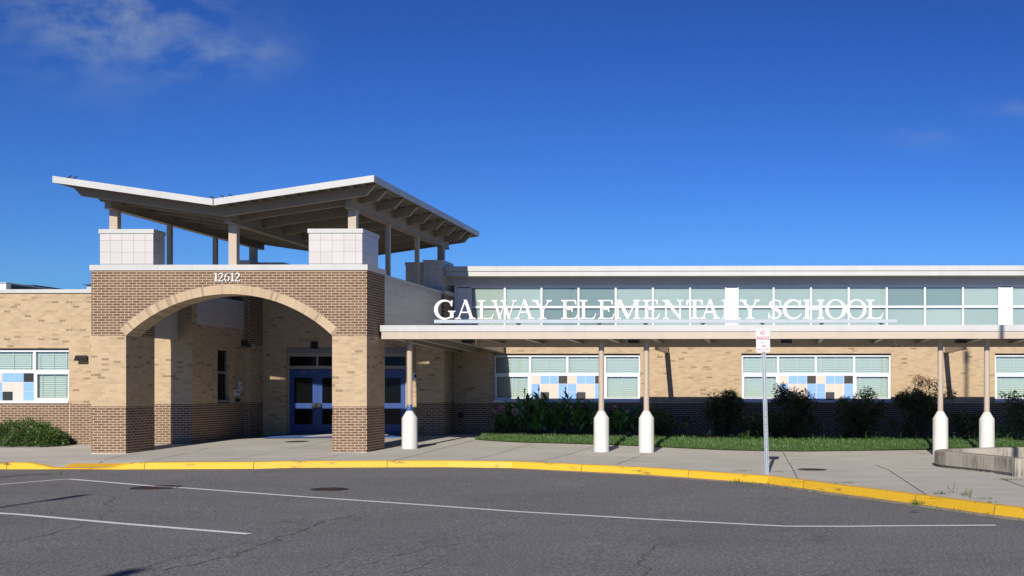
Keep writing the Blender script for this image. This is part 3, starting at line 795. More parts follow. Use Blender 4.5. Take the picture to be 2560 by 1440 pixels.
def glyph(ch):
    if ch == 'A': return .98, diag(.16, 0, .49, 1.0, t_) + diag(.80, 0, .49, 1.02, T_) + [rect(.27, .68, .33, .39)] + serif(.15, 0, .28, .06, True) + serif(.82, 0, .32, .15, True)
    if ch == 'L': return .80, stem(.20, T_, sw=.38) + [rect(.2, .70, 0, .05), [(.58, .05), (.70, 0), (.79, .30), (.75, .30), (.70, .12)]]
    if ch == 'E': return .82, stem(.19, T_, sw=.36) + [rect(.19, .70, 0, .05), [(.60, .05), (.72, 0), (.81, .28), (.77, .28), (.72, .12)], rect(.19, .68, .95, 1), [(.62, .95), (.71, 1), (.73, .76), (.69, .76)], rect(.19, .52, .49, .55), [(.50, .38), (.55, .38), (.55, .66), (.50, .66)]]
    if ch == 'T': return .80, stem(.40, T_, st=False, sw=.36) + [rect(.05, .75, .95, 1), [(.03, .74), (.07, .74), (.16, .95), (.05, 1)], [(.77, .74), (.73, .74), (.64, .95), (.75, 1)]]
    if ch == 'H': return 1.0, stem(.19, T_, sw=.34) + stem(.81, T_, sw=.34) + [rect(.19, .81, .48, .54)]
    if ch == 'N': return 1.0, stem(.17, t_, sw=.28) + stem(.84, t_, st=True, sb=False, sw=.28) + [[(.10, 1), (.30, 1), (.88, 0), (.82, 0), (.10, .93)]] + serif(.13, 1, .26, .1, False)
    if ch == 'M': return 1.22, stem(.16, t_, sw=.28) + stem(1.04, T_, sw=.36) + [[(.10, 1), (.31, 1), (.66, .16), (.58, .0), (.16, .9)], [(.58, 0), (.64, 0), (1.0, .88), (.97, 1.0)]] + serif(.18, 1, .28, .14, False)
    if ch == 'W': return 1.35, diag(.45, 0, .15, 1, T_) + diag(.42, 0, .70, .95, t_) + diag(.92, 0, .62, 1, T_) + diag(.90, 0, 1.18, 1, t_) + serif(.15, 1, .32, .15, False) + serif(.62, 1, .34, .15, False) + serif(1.18, 1, .28, .06, False)
    if ch == 'Y': return .98, stem(.49, T_, 0, .46, st=False, sw=.38) + diag(.49, .42, .17, 1, T_) + diag(.52, .44, .81, 1, t_) + serif(.17, 1, .33, .15, False) + serif(.81, 1, .28, .06, False)
    if ch == 'R': return .95, stem(.20, T_, sw=.36) + quads([(.20, .97), (.42, .97)] + circ(.44, .74, .22, .235, 88, -88, 16) + [(.42, .5), (.20, .5)], lambda t: .06 + .10 * math.sin(math.pi * t) ** 4) + [[(.36, .5), (.52, .5), (.86, .04), (.95, .04), (.95, 0), (.72, 0)]]
    if ch == 'O': return 1.0, [ [circ(.5, .5, .47, .52, i * 12, i * 12 + 12, 1)[0], circ(.5, .5, .47, .52, i * 12, i * 12 + 12, 1)[1], circ(.5, .5, .31, .475, i * 12, i * 12 + 12, 1)[1], circ(.5, .5, .31, .475, i * 12, i * 12 + 12, 1)[0]] for i in range(30)]
    if ch == 'C' or ch == 'G':
        sp = circ(.52, .5, .40, .48, 42, 318, 30)
        q = quads(sp, lambda t: .05 + .11 * math.sin(math.pi * t) ** 1.6)
        q += [[(.80, .68), (.84, .68), (.86, 1.0), (.80, .97), (.74, .84)]]
        if ch == 'C': return .92, q + [[(.80, .17), (.84, .2), (.90, .26), (.86, .27)]]
        return 1.0, q + [rect(.75, .90, .06, .42)] + serif(.825, .44, .32, .15, False) + [[(.70, .02), (.76, .05), (.90, .09), (.80, .16)]]
    if ch == 'S':
        sp = [(.62, .80), (.58, .90), (.48, .965), (.36, .975), (.23, .93), (.16, .83), (.15, .73), (.20, .64), (.32, .56), (.46, .48), (.57, .39), (.61, .28), (.58, .15), (.48, .055), (.35, .025), (.22, .06), (.13, .14), (.10, .24)]
        return .72, quads(sp, lambda t: .05 + .12 * math.exp(-((t - .5) / .2) ** 2)) + [[(.60, .70), (.64, .70), (.64, 1.0), (.60, .98)], [(.07, .0), (.11, .02), (.11, .32), (.07, .32)]]
    if ch == '1': return .5, stem(.27, .11, sw=.34, st=False) + [[(.08, .86), (.10, .82), (.22, .86), (.325, 1.0), (.28, 1.0)]]
    if ch == '2': return .62, quads([(.08, .74), (.13, .88), (.26, .965), (.40, .93), (.47, .80), (.44, .64), (.32, .42), (.18, .2), (.07, .06)], lambda t: .05 + .07 * math.sin(math.pi * min(1, t * 1.1)) ) + [rect(.05, .52, 0, .09), [(.50, .0), (.53, .0), (.58, .22), (.54, .22)]]
    if ch == '6': return .64, [ [circ(.31, .32, .26, .33, i * 15, i * 15 + 15, 1)[0], circ(.31, .32, .26, .33, i * 15, i * 15 + 15, 1)[1], circ(.31, .32, .16, .29, i * 15, i * 15 + 15, 1)[1], circ(.31, .32, .16, .29, i * 15, i * 15 + 15, 1)[0]] for i in range(24)] + quads([(.10, .30), (.11, .5), (.18, .72), (.32, .9), (.52, 1.0)], lambda t: .11 - .06 * t)
def letter(ch, x0, x1, zb, h, y0, dep, parent, mat, name):
    w, polys = glyph(ch); b = MB(); s = (x1 - x0) / w
    xs_ = [p[0] for q in polys for p in q]; lo, hi = min(xs_), max(xs_)
    for i, q in enumerate(polys):
        e = (i % 7) * .0012
        P = [(x0 + (p[0] - lo) / (hi - lo) * (x1 - x0), zb + p[1] * h) for p in q]
        b.prism(P, 'y', y0 - e, y0 + dep)
    return b.build(name, mat, parent=parent)
hn = thing('house_number', 'white metal street number 12612 above the arch crown', 'house number', (xa(569, YF), YF, 4.2))
for ch, (a, c) in zip('12612', ((536, 546), (547.5, 560.5), (562, 575), (577, 587), (588.5, 602.5))):
    letter(ch, xa(a, YF), xa(c, YF), za(703.5, 569, YF), (703.5 - 682.5) / 97.2, YF - .035, .02, hn, NUMW, 'digit')

# ================================================================== SCHOOL BUILDING
def grid_wall(b, xs_, zs_, y0, y1, hole, matf):
    def solid(i, j):
        if i < 0 or j < 0 or i >= len(xs_) - 1 or j >= len(zs_) - 1: return False
        return not hole((xs_[i] + xs_[i + 1]) / 2, (zs_[j] + zs_[j + 1]) / 2)
    for i in range(len(xs_) - 1):
        for j in range(len(zs_) - 1):
            if not solid(i, j): continue
            x0, x1, z0, z1 = xs_[i], xs_[i + 1], zs_[j], zs_[j + 1]; m = matf((z0 + z1) / 2)
            sk = ''
            if solid(i - 1, j): sk += 'l'
            if solid(i + 1, j): sk += 'r'
            if solid(i, j - 1): sk += 'd'
            if solid(i, j + 1): sk += 't'
            b.box(x0, x1, y0, y1, z0, z1, m, sk)
sb_ = thing('school_building', 'low tan and brown brick school building with white framed windows', 'building', (0, YB, 0))
# --- left wing
YW = 33.6
WX1 = xa(479.5, YW); ZWT = za(733, 100, YW); ZWC = za(723.5, 100, YW); ZBW = za(1009.8, 200, YW)
LWX1 = xa(172, YW); LWX0 = LWX1 - 4.86; LZ1 = za(870.5, 100, YW); LZ0 = za(1006, 100, YW)
b = MB()
grid_wall(b, [-60, LWX0 - 8, LWX0, LWX1, WX1], [-.4, ZBW, LZ0, LZ1, ZWT], YW, YW + .3, lambda x, z: LWX0 < x < LWX1 and LZ0 < z < LZ1, lambda z: 0 if z < ZBW else 1)
# side wall inside the passage (with a window)
SY0, SY1 = YW + .3, YB - 1.1
def yside(u, X): # depth of pixel column u on plane X
    a = (u - U0) / F; return X * (ST * a + CT) / (CT * a - ST)
WSX = WX1
SWY0, SWY1 = yside(540, WSX - .05), yside(571, WSX - .05)
ZSB = za(809, 480, YW)
for y0, y1, z0, z1, m in ((SY0, YB + .2, -.4, ZBW, 0), (SY0, SWY0, ZBW, ZSB, 1), (SWY1, YB + .2, ZBW, ZSB, 1), (SWY0, SWY1, LZ1, ZSB, 1)):
    b.box(WSX - .3, WSX, y0, y1, z0, z1, m, '')
b.box(WSX - .3, WSX - .002, SY0, YB + .2, ZSB, ZWT, 2)
# control joint
lw = b.build('left_wing_wall', [BROWN, TAN, TILE], parent=sb_)
xj = xa(173.3, YW); PJ = M('pink_joint_sealant', (.52, .38, .30), .8)
MB().box(xj, xj + .022, YW - .003, YW, -.3, LZ0 - .02).build('control_joint', PJ, parent=lw); MB().box(xj, xj + .018, YW - .0025, YW, LZ1, ZWT).build('control_joint', PJ, parent=lw)
MB().box(-60, WX1 + .04, YW - .05, YW + .4, ZWT + .002, ZWC).build('coping', COPE, parent=lw)
MB().box(-60, WX1 - .31, YW + .31, 60, ZWT - .3, ZWT - .1).build('flat_roof', SOFF, parent=sb_)
# passage window glass
o = MB().box(WSX - .16, WSX - .14, SWY0, SWY1, LZ0 + .05, LZ1).build('passage_window', DGLASS, parent=sb_)
zt1 = za(930, 560, 34.6)
b = MB(); b.box(WSX - .17, WSX - .10, SWY0, SWY0 + .05, LZ0 + .05, LZ1); b.box(WSX - .17, WSX - .10, SWY1 - .05, SWY1, LZ0 + .05, LZ1)
b.box(WSX - .17, WSX - .10, SWY0 + .05, SWY1 - .05, zt1 - .04, zt1 + .04); b.box(WSX - .17, WSX + .03, SWY0, SWY1, LZ0 - .02, LZ0 + .05)
b.build('frame', HEAD, parent=o)
# --- right wing
RX0 = XR + .0; RWX1 = 24.0
Z1W, Z0W = za(884, 1400, YB), za(1004, 1400, YB); ZBR = za(1007.5, 1700, YB)
W = [(xa(1233.5, YB), xa(1600, YB)), (xa(1853.5, YB), xa(2227.5, YB)), (xa(2487.5, YB), xa(2487.5, YB) + 4.86)]
ZCL0 = 3.62
xs_ = [RX0 - .35] + [v for w in W for v in w] + [RWX1]
b = MB()
grid_wall(b, xs_, [-.5, ZBR, Z0W, Z1W, ZCL0], YB, YB + .3, lambda x, z: any(a < x < c for a, c in W) and Z0W < z < Z1W, lambda z: 0 if z < ZBR else 1)
b.build('right_wing_wall', [BROWN, TAN], parent=sb_)
PAT = ["NBBKNBBK", "BNNBBNNB", "BKNBBKNB"]
def wing_window(x0, x1, z0, z1, y, mulls, ztr, pan, name='window'):
    """mulls: three mullion centre x; pan: (x0,x1) range filled by checker panels below the transom"""
    fy0, fy1 = y + .12, y + .19; fw = .055
    b = MB()
    b.box(x0, x0 + fw, fy0, fy1, z0 + .05, z1 - .06); b.box(x1 - fw, x1, fy0, fy1, z0 + .05, z1 - .06)
    b.box(x0 + fw, x1 - fw, fy0, fy1, z1 - .10, z1 - .06)
    b.box(x0 + fw, x1 - fw, fy0 - .003, fy1, ztr - .04, ztr + .045)
    for i, xm in enumerate(mulls):
        b.box(xm - .035, xm + .035, fy0, fy1, ztr + .045, z1 - .10)
        if not (pan[0] + .1 < xm < pan[1] - .1): b.box(xm - .04, xm + .04, fy0, fy1, z0 + .052, ztr - .04)
    cols = [x0 + fw] + [m for m in mulls] + [x1 - fw]
    lower = []
    for a, c in zip(cols, cols[1:]):
        mid = (a + c) / 2
        if not (pan[0] < mid < pan[1]):
            aa = a + (.04 if a in mulls else 0); cc = c - (.04 if c in mulls else 0)
            lower.append((aa, cc))
            b.box(aa, cc, fy0 - .003, fy1, z0 + .05, z0 + .13)
            b.box(aa, aa + .035, fy0 - .006, fy1, z0 + .13, ztr - .075); b.box(cc - .035, cc, fy0 - .006, fy1, z0 + .13, ztr - .075)
            b.box(aa, cc, fy0 - .006, fy1, ztr - .075, ztr - .04)
    fr_mb = b
    # window object = grey strip painting the reveal's shade at the head + sill; children frame, pane, blind
    w = MB(); w.box(x0, x1, fy0 + .0, fy1, z1 - .06, z1 + .0)
    wo = w.build(name, HEAD, parent=sb_)
    fr_mb.build('frame', WHITE, parent=wo)
    MB().box(x0 - .0, x1 + .0, y - .035, y + .19, z0 - .02, z0 + .05).build('sill', WHITE, parent=wo)
    cells = [(a, c, ztr + .045, z1 - .10) for a, c in zip(cols, cols[1:])] + [(a + .035, c - .035, z0 + .13, ztr - .075) for a, c in lower]
    for a, c, q0, q1 in cells:
        b = MB(); b.box(a, c, y + .165, y + .169, q0, q1); b.build('pane', GLASS, parent=wo)
        b = MB(); zz = q1 - .05; ph = .062
        b.box(a + .01, c - .01, y + .20, y + .24, q1 - .045, q1 + .02)
        while zz > q0 - .02:
            b.face([(a + .02, y + .235, zz), (c - .02, y + .235, zz), (c - .02, y + .205, zz - ph * .93), (a + .02, y + .205, zz - ph * .93)][::-1])
            zz -= ph
        for t in (.12, .5, .88):
            xx = a + (c - a) * t; b.box(xx - .012, xx + .012, y + .195, y + .20, q0, q1 - .04)
        b.box(a, c, y + .26, y + .27, q0, q1)
        b.build('blind', BLIND, parent=wo)
    if pan[1] > pan[0]:
        b = MB(); nx = 8; pz0, pz1 = z0 + .05, ztr - .04; cw = (pan[1] - pan[0]) / nx; ch_ = (pz1 - pz0) / 3
        b.box(pan[0], pan[1], fy0 + .005, fy1, pz0, pz1, 3)
        for r in range(3):
            for c in range(nx):
                m = {'N': 0, 'B': 1, 'K': 2}[PAT[r][c]]
                X0 = pan[0] + c * cw + .006; X1 = X0 + cw - .012; Zt = pz1 - r * ch_ - .006; Zb = Zt - ch_ + .012
                b.box(X0, X1, fy0 - .004, fy0 + .005, Zb, Zt, m, 'b')
        b.build('checker_panel', [P_BEIGE, P_BLUE, P_BLACK, WHITE], parent=wo)
    return wo
ZTR = za(936, 1400, YB)
for k, (a, c) in enumerate(W):
    ml = [a + (c - a) * t for t in (.2525, .5, .748)]
    if k == 0: ml = [xa(1323.5, YB), xa(1417, YB), xa(1511, YB)]
    if k == 1: ml = [xa(1945.5, YB), xa(2040, YB), xa(2136, YB)]
    wing_window(a, c, Z0W, Z1W, YB, ml, ZTR, (ml[0] + .03, ml[2] - .03))
ml = [LWX1 - (LWX1 - LWX0) * t for t in (.748, .5)] + [xa(79.5, YW)]
wing_window(LWX0, LWX1, LZ0, LZ1, YW, ml, za(929, 100, YW), (ml[0] + .03, ml[2] + .0 - .01))
# clerestory
YK = YB
zc0, zc1 = ZCL0, za(717, 1500, YK); ztm = za(767.5, 1500, YK); zhd = za(701.5, 1500, YK)
b = MB()
b.box(RX0 - .35, RWX1, YK + .02, YK + .3, zc1 + .05, zhd + .12)       # header band
b.build('clerestory_header', weathered('clerestory_grey_metal', (.60, .63, .70), .5, .4), parent=sb_)
mull = [1261.5, 1353.5, 1446, 1539, 1632, 1725.3, None, 1934, 2027.5, 2122, 2217, 2312.5, 2407.8]
cells = []
L0 = xa(1176, YK)
edges = [L0] + [xa(u, YK) for u in (1261.5, 1353.5, 1446, 1539, 1632, 1725.3)] + [xa(1815, YK)]
cells += list(zip(edges, edges[1:]))
edges2 = [xa(1844, YK)] + [xa(u, YK) for u in (1934, 2027.5, 2122, 2217, 2312.5, 2407.8)] + [xa(2498.5, YK)]
cells += list(zip(edges2, edges2[1:]))
x = xa(2530, YK); cells3 = [(x + i * 1.235, x + (i + 1) * 1.235) for i in range(7)]; cells += cells3
cw_ = MB(); cw_.box(RX0 + .02, RWX1, YK + .03, YK + .14, zc1 - .0, zc1 + .05)
clo = cw_.build('clerestory', WHITE, parent=sb_)
b = MB()
spans = [(L0, edges[-1]), (edges2[0], edges2[-1]), (cells3[0][0], cells3[-1][1])]
for s0, s1 in spans:
    b.box(s0, s1, YK + .02, YK + .14, ztm - .035, ztm + .035); b.box(s0, s1, YK + .03, YK + .14, zc0, zc0 + .05); b.box(s0, s1, YK + .025, YK + .14, zc1 - .03, zc1 - .001)
for a, c in cells:
    b.box(a - .03, a + .03, YK + .015, YK + .14, zc0 + .05, zc1 - .03)
for s0, s1 in spans: b.box(s1 - .03, s1 + .03, YK + .015, YK + .14, zc0 + .05, zc1 - .03)
b.box(xa(1136, YK), xa(1143, YK), YK + .0, YK + .14, zc0, zc1)
b.build('mullions', WHITE, parent=clo)
for a, c in ((edges[-1] + .035, edges2[0] - .035), (edges2[-1] + .035, cells3[0][0] - .035), (xa(1143, YK), L0 - .03)):
    MB().box(a, c, YK + .035, YK + .13, zc0, zc1 - .03).build('infill_panel', WHITE, parent=clo)
rng = random.Random(5)
for i, (a, c) in enumerate(cells):
    for q0, q1 in ((zc0 + .05, ztm - .035), (ztm + .035, zc1 - .03)):
        MB().box(a + .03, c - .03, YK + .06, YK + .064, q0, q1).build('pane', GLASS, parent=clo)
        b = MB()
        xs2 = a + (c - a) * (.45 if i == 11 else 1)
        b.box(a + .03, c - .03, YK + .10, YK + .11, q0, q1)
        b.build('roller_shade', SHADE2 if i in (2, 3) or (i in (11, 12) and q1 > ztm + .1) or i == 16 else SHADE, parent=clo)
# roof of the right wing with deep fascia
YO = 37.5
zr1, zr0 = za(665.3, 1500, YO), za(690, 1500, YO); zrm = za(678, 1500, YO)
b = MB(); b.box(XR - .3, RWX1, YO + .02, 60, zr0 + .06, zr1 - .02)
rf = b.build('right_wing_roof', SOFF, parent=sb_)
b = MB(); b.box(xa(1112, YO), RWX1, YO - .03, YO + .02, zrm + .004, zr1); b.box(xa(1112, YO), RWX1, YO, YO + .02, zr0, zrm - .006)
b.box(xa(1112, YO), RWX1, YO - .025, YO, zr0, zr0 + .02)
b.build('fascia', COPE, parent=rf)
b = MB(); b.box(xa(1113, YO), RWX1, YO + .02, YB + .02, zr0 - .004, zr0 + .06)
b.build('soffit', SOFF, parent=rf)
b = MB(); b.box(XR - .3, XR - .02, YB + .3, 60, -.4, zr0 + .06); b.box(RWX1 - .3, RWX1, YB + .3, 60, -.4, zr0 + .06); b.box(-60, RWX1, 59.7, 60, -.4, ZWT - .3)
b.box(XR - .3, RWX1, YB + 2.5, YB + 2.7, -.4, zr0)
b.build('rear_walls', TAN, parent=sb_)
# small wall fittings
MB().tube((xa(1152, YB), YB - .05, za(1037, 1152, YB)), (xa(1152, YB), YB, za(1037, 1152, YB)), .11, n=20).tube((xa(1152, YB), YB - .09, za(1037, 1152, YB)), (xa(1152, YB), YB - .05, za(1037, 1152, YB)), .05, n=16).build('round_wall_vent', DRK, parent=sb_)
MB().box(xa(1707, YB), xa(1724, YB), YB - .03, YB, za(1057, 1715, YB), za(1041, 1715, YB)).build('wall_vent', DRK, parent=sb_)

# ---- rooftop pieces on the left wing
o = thing('rooftop_unit', 'white boxed rooftop unit at the left edge, dark side panel', 'rooftop unit', (xa(5, 44), 44, ZWT))
b = MB(); x1 = xa(15, 44); b.box(x1 - 3, x1, 44, 53, ZWT - .2, za(708, 10, 44)); b.build('casing', [WHITE], parent=o)
b = MB(); b.box(x1 - 3.05, x1 + .05, 43.95, 53.05, za(708, 10, 44), za(708, 10, 44) + .03); b.build('lid', ALU, parent=o)
b = MB(); b.box(x1, x1 + .03, 44.3, 52.5, ZWT, za(710, 10, 44)); b.build('dark_side_sheet', DRK, parent=o)  # black sheet along the casing's right side
o = thing('rooftop_duct', 'low rusty topped duct behind the left wing coping', 'duct', (xa(80, 50), 50, ZWT))
x0, x1 = xa(57, 47), xa(84, 47); zt0 = za(716, 70, 47)
b = MB(); b.box(x0 + .1, x1, 47, 60, ZWT - .2, zt0); b.build('casing', BOXW, parent=o)
MB().box(x0, x1 + .04, 46.95, 60.05, zt0, zt0 + .06).build('lid', RUST, parent=o)
o = thing('rooftop_vent', 'small grey vent with flat dark cap beside the brick portico', 'roof vent', (xa(221, 40), 40, ZWT))
MB().box(xa(217, 40), xa(232, 40), 40, 40.5, ZWT - .1, za(713, 220, 40)).build('casing', ALU, parent=o)
MB().box(xa(212, 40), xa(236, 40), 39.9, 40.6, za(713, 220, 40), za(711.3, 220, 40)).build('cap', DRK, parent=o)

# wall pack light on the left wing
lx0, lx1 = xa(195, YW), xa(221, YW)
o = thing('wall_light', 'black wedge wall light on the tan left wing', 'wall light', ((lx0 + lx1) / 2, YW, za(896, 205, YW)))
zt0, zb0 = za(888, 205, YW - .2), za(902, 205, YW - .2)
b = MB(); b.prism([(YW - .20, zb0 + .03), (YW - .20, zb0), (YW - .05, zb0), (YW - .05, zt0), (YW - .13, zt0)], 'x', lx0, lx1); b.build('housing', DRK, parent=o)
MB().box(lx0 + .03, lx1 - .03, YW - .215, YW - .205, zb0 + .02, zt0 - .05).build('lens', M('smoked_lens', (.03, .02, .018), .2), parent=o)
MB().box(lx0 + .02, lx1 - .02, YW - .05, YW, zb0 + .01, zt0 - .02).build('mount', DRK, parent=o)
def small_light(u0, u1, v0, v1, y, label, name='wall_light', dep=.16, mat=DRK):
    x0, x1, z1, z0 = xa(u0, y), xa(u1, y), za(v0, u0, y), za(v1, u0, y)
    o = thing(name, label, 'wall light', ((x0 + x1) / 2, y, z0))
    b = MB(); b.prism([(y - dep, z0), (y, z0), (y, z1), (y - dep * .6, z1)], 'x', x0, x1); b.build('housing', mat, parent=o)
    MB().box(x0 + .02, x1 - .02, y - dep * .9, y - .03, z0 - .012, z0).build('lens', BOXW, parent=o)
    return o
small_light(780, 795, 855, 873, YB - .15, 'small black box light above the left blue doors')
# passage side wall kit: camera, conduit and boxes
XS = WSX
yl = yside(605, XS); o = thing('security_camera', 'black wedge camera high on the shaded passage wall', 'camera', (XS, yl, za(862, 605, yl)))
zc = za(860, 605, yl); b = MB(); b.prism([(XS, zc - .06), (XS + .28, zc - .10), (XS + .10, zc + .10), (XS, zc + .10)], 'y', yl - .07, yl + .07); b.build('housing', DRK, parent=o)
MB().box(XS + .28, XS + .30, yl + .12, yl + .16, zc - .16, zc + .0).build('lens_hood', BOXW, parent=o)
yl = yside(589, XS); o = thing('conduit', 'thin grey conduit running down the shaded passage wall to a box', 'conduit', (XS, yl, za(975, 589, yl)))
b = MB(); b.tube((XS + .02, yl, za(975, 589, yl)), (XS + .02, yl, za(872, 589, yl)), .013, n=8); b.tube((XS + .02, yl, za(872, 589, yl)), (XS + .02, yl + .5, za(868, 589, yl)), .013, n=8); b.build('pipe', PIPE, parent=o)
def wbox(u0, u1, v0, v1, label, mat, name='control_box', cat='control box'):
    y0, y1 = yside(u0, XS + .04), yside(u1, XS + .04); ym = (y0 + y1) / 2
    o = thing(name, label, cat, (XS, ym, za(v1, u0, ym)))
    MB().box(XS, XS + .08, y0, y1, za(v1, u0, ym), za(v0, u0, ym)).build('casing', mat, parent=o)
    MB().box(XS + .08, XS + .085, y0 + (y1 - y0) * .3, y1 - (y1 - y0) * .3, za(v0 + (v1 - v0) * .5, u0, ym), za(v0 + (v1 - v0) * .3, u0, ym)).build('button', DRK, parent=o)
wbox(586, 597, 973, 990, 'pale square box at the foot of the conduit', BOXW)
wbox(597, 604, 953, 975, 'narrow pale box right of the conduit on the passage wall', BOXW)
wbox(591, 597, 996, 1005, 'small black box lowest on the passage wall', DRK)
# intercom beside the doors
yy = YB - .15; o = thing('entry_intercom', 'square steel intercom panel right of the entrance doors', 'intercom', (xa(1043, yy), yy, za(948, 1043, yy)))
MB().box(xa(1034, yy), xa(1052, yy), yy - .04, yy, za(949, 1043, yy), za(932, 1043, yy)).build('panel', SILV, parent=o)
MB().box(xa(1037, yy), xa(1049, yy), yy - .045, yy - .04, za(945, 1043, yy), za(935, 1043, yy)).build('screen', DRK, parent=o)
# doormat
m0, m1 = gp(655, 1097), gp(984, 1097)
YM0, YM1 = m0.y, 37.75
XM0, XM1 = m0.x, m1.x
o = thing('doormat', 'large blue doormat with white and red print at the doors', 'doormat', ((XM0 + XM1) / 2, YM0, zs(-14, YM0)))
def slab(b, x0, x1, y0, y1, off, th, mat):
    zA, zB = zs(x0, y0) + off, zs(x0, y1) + off
    P = [(x0, y0, zA), (x1, y0, zA), (x1, y1, zB), (x0, y1, zB)]; Q = [(p[0], p[1], p[2] + th) for p in P]
    b.face(Q, mat)
    for i in range(4): j = (i + 1) % 4; b.face([P[i], P[j], Q[j], Q[i]], mat)
b = MB(); slab(b, XM0, XM1, YM0, YM1, .012, .006, 0); b.build('edging', MATN, parent=o)
b = MB(); slab(b, XM0 + .06, XM1 - .06, YM0 + .08, YM1 - .08, .018, .006, 0); b.build('pile', MATB, parent=o)
b = MB()
def flat(b, pts, off, mat): b.face([(x, y, zs(x, y) + off) for x, y in pts], mat)
w = XM1 - XM0; dY = YM1 - YM0
MX = lambda t: XM0 + w * t
MY = lambda t: YM0 + dY * t
flat(b, [(MX(.27), MY(.08)), (MX(.80), MY(.05)), (MX(.86), MY(.45)), (MX(.78), MY(.90)), (MX(.36), MY(.95)), (MX(.30), MY(.6))], .029, 0)
flat(b, [(MX(.33), MY(.16)), (MX(.56), MY(.14)), (MX(.80), MY(.40)), (MX(.74), MY(.62)), (MX(.55), MY(.50))], .034, 1)
for t, a, c in ((.25, .06, .26), (.45, .1, .27), (.65, .12, .24), (.82, .10, .30)): flat(b, [(MX(a), MY(t)), (MX(c), MY(t)), (MX(c), MY(t + .07)), (MX(a), MY(t + .07))], .030, 2)
b.build('print', [MATW, MATR, MATL], parent=o)

# ================================================================== WALKWAY CANOPY
KY0, KY1 = 30.69, 34.42
KX0, KX1 = xa(950, KY0), 16.0
kz1, kzm, kz0 = za(812.5, 1700, KY0), za(828.3, 1700, KY0), za(847, 1700, KY0)
kb1, kb0 = kz1 - .08, za(868, 1700, KY1)
ca = thing('walkway_canopy', 'long flat walkway canopy with white and beige fascia', 'canopy', (KX0, KY0, 0))
b = MB(); b.box(KX0, KX1, KY0, KY0 + .03, kzm, kz1); b.box(KX0, KX0 + .03, KY0 + .03, KY1, kzm, kz1); b.build('white_fascia', COPE, parent=ca)
wf = [c for c in ca.children if c.name.startswith('white_fascia')][0]
for u in (1126, 1409, 1680, 1990, 2300, 2476): MB().box(xa(u, KY0) - .004, xa(u, KY0) + .004, KY0 - .003, KY0, kzm, kz1).build('fascia_seam', SOFF, parent=wf)
b = MB(); b.box(KX0 + .03, KX1, KY0 + .025, KY0 + .13, kz0 + .012, kzm - .008); b.box(KX0 + .03, KX1, KY0 + .01, KY0 + .16, kz0, kz0 + .012)
b.build('front_beam', FASC, parent=ca)
b = MB(); b.face([(KX0 + .03, KY0 + .03, kz1 - .03), (KX1, KY0 + .03, kz1 - .03), (KX1, KY1, kb1), (KX0 + .03, KY1, kb1)])
b.face([(KX0 + .03, KY1, kb1 - .10), (KX1, KY1, kb1 - .10), (KX1, KY0 + .03, kz1 - .13), (KX0 + .03, KY0 + .03, kz1 - .13)])
b.face([(KX1, KY1, kb1 - .1), (KX0, KY1, kb1 - .1), (KX0, KY1, kb1), (KX1, KY1, kb1)])
CBX = xa(1257, YB)        # right edge of the block that joins the building
b.box(KX0 + .03, CBX + .08, KY1, YB - .001, kb1 - .10, kb1)
b.build('deck', BEIGE, parent=ca)
MB().box(CBX + .1, KX1, KY1 - .12, KY1, kb0, kb1 - .1).build('back_beam', BEIGE, parent=ca)
KZB = za(882, 1250, YB)
for x in (CBX, XR + .18, (CBX + XR) / 2):
    b = MB(); y0 = KY0 + .17; b.prism([(y0, kz0 + .05), (YB - .01, KZB), (YB - .01, kb1 - .1), (y0, kb1 - .1)], 'x', x - .05, x + .05)
    b.prism([(y0, kz0 + .038), (YB - .01, KZB - .012), (YB - .01, KZB), (y0, kz0 + .05)], 'x', x - .08, x + .08); b.build('cross_beam', BEIGE, parent=ca)
for u in (1665, 2362):
    x = xa(u + 3, YB)
    b = MB(); b.box(x - .045, x + .045, KY1, YB - .01, KZB, kb1 - .1); b.box(x - .085, x + .085, KY1, YB - .01, KZB - .014, KZB); b.build('cross_beam', BEIGE, parent=ca)
def trbeam(x):
    b = MB(); zt_ = lambda y: kz1 - .13 + (kb1 - .1 - kz1 + .13) * (y - KY0) / (KY1 - KY0)
    y0, y1 = KY0 + .17, KY1 - .13
    P = [(y0, zt_(y0) - .04), (y0 + .9, zt_(y0 + .9) - .17), (y1, zt_(y1) - .17), (y1, zt_(y1)), (y0, zt_(y0))]
    b.prism(P, 'x', x - .03, x + .03)
    b.prism([(y0, zt_(y0) - .05), (y0 + .9, zt_(y0 + .9) - .18), (y1, zt_(y1) - .18), (y1, zt_(y1) - .17), (y0 + .9, zt_(y0 + .9) - .17), (y0, zt_(y0) - .04)], 'x', x - .06, x + .06)
    return b.build('outrigger', BEIGE, parent=ca)
for u in (1180, 1290, 1400, 1508, 1622, 1760, 1910, 2060, 2215, 2340, 2475, 2600, 2740):
    trbeam(xa(u, KY0))
b = MB()
for u0, u1 in ((1225, 1228), (2242, 2244), (2252, 2254)):
    pass
for u in (1155, 1570, 1952, 2390):
    x = xa(u + 14, 31.6); z = kz0 - .05
    oo = thing('canopy_light', {1155: 'black box light under the canopy near the brick portico', 1570: 'black box light under the canopy beside the paired middle columns', 1952: 'black box light under the canopy right of the parking sign', 2390: 'black box light under the canopy between the two right columns'}[u], 'light fixture', (x, 31.6, z), 'black lights under the canopy')
    z1 = za(845, u, 31.6); zb = za(857.5, u, 31.6)
    MB().box(x - .15, x + .15, 31.6, 31.85, zb, z1).build('housing', DRK, parent=oo)
    b = MB(); b.tube((x + .02, 31.75, z1), (x + .02, 31.75, kz1 - .16), .015, n=6); b.build('bracket', BEIGE, parent=oo)
x = xa(2245, 32.5); o = thing('junction_box', 'beige junction box with wires hanging under the canopy', 'junction box', (x, 32.5, za(861, 2245, 32.5)))
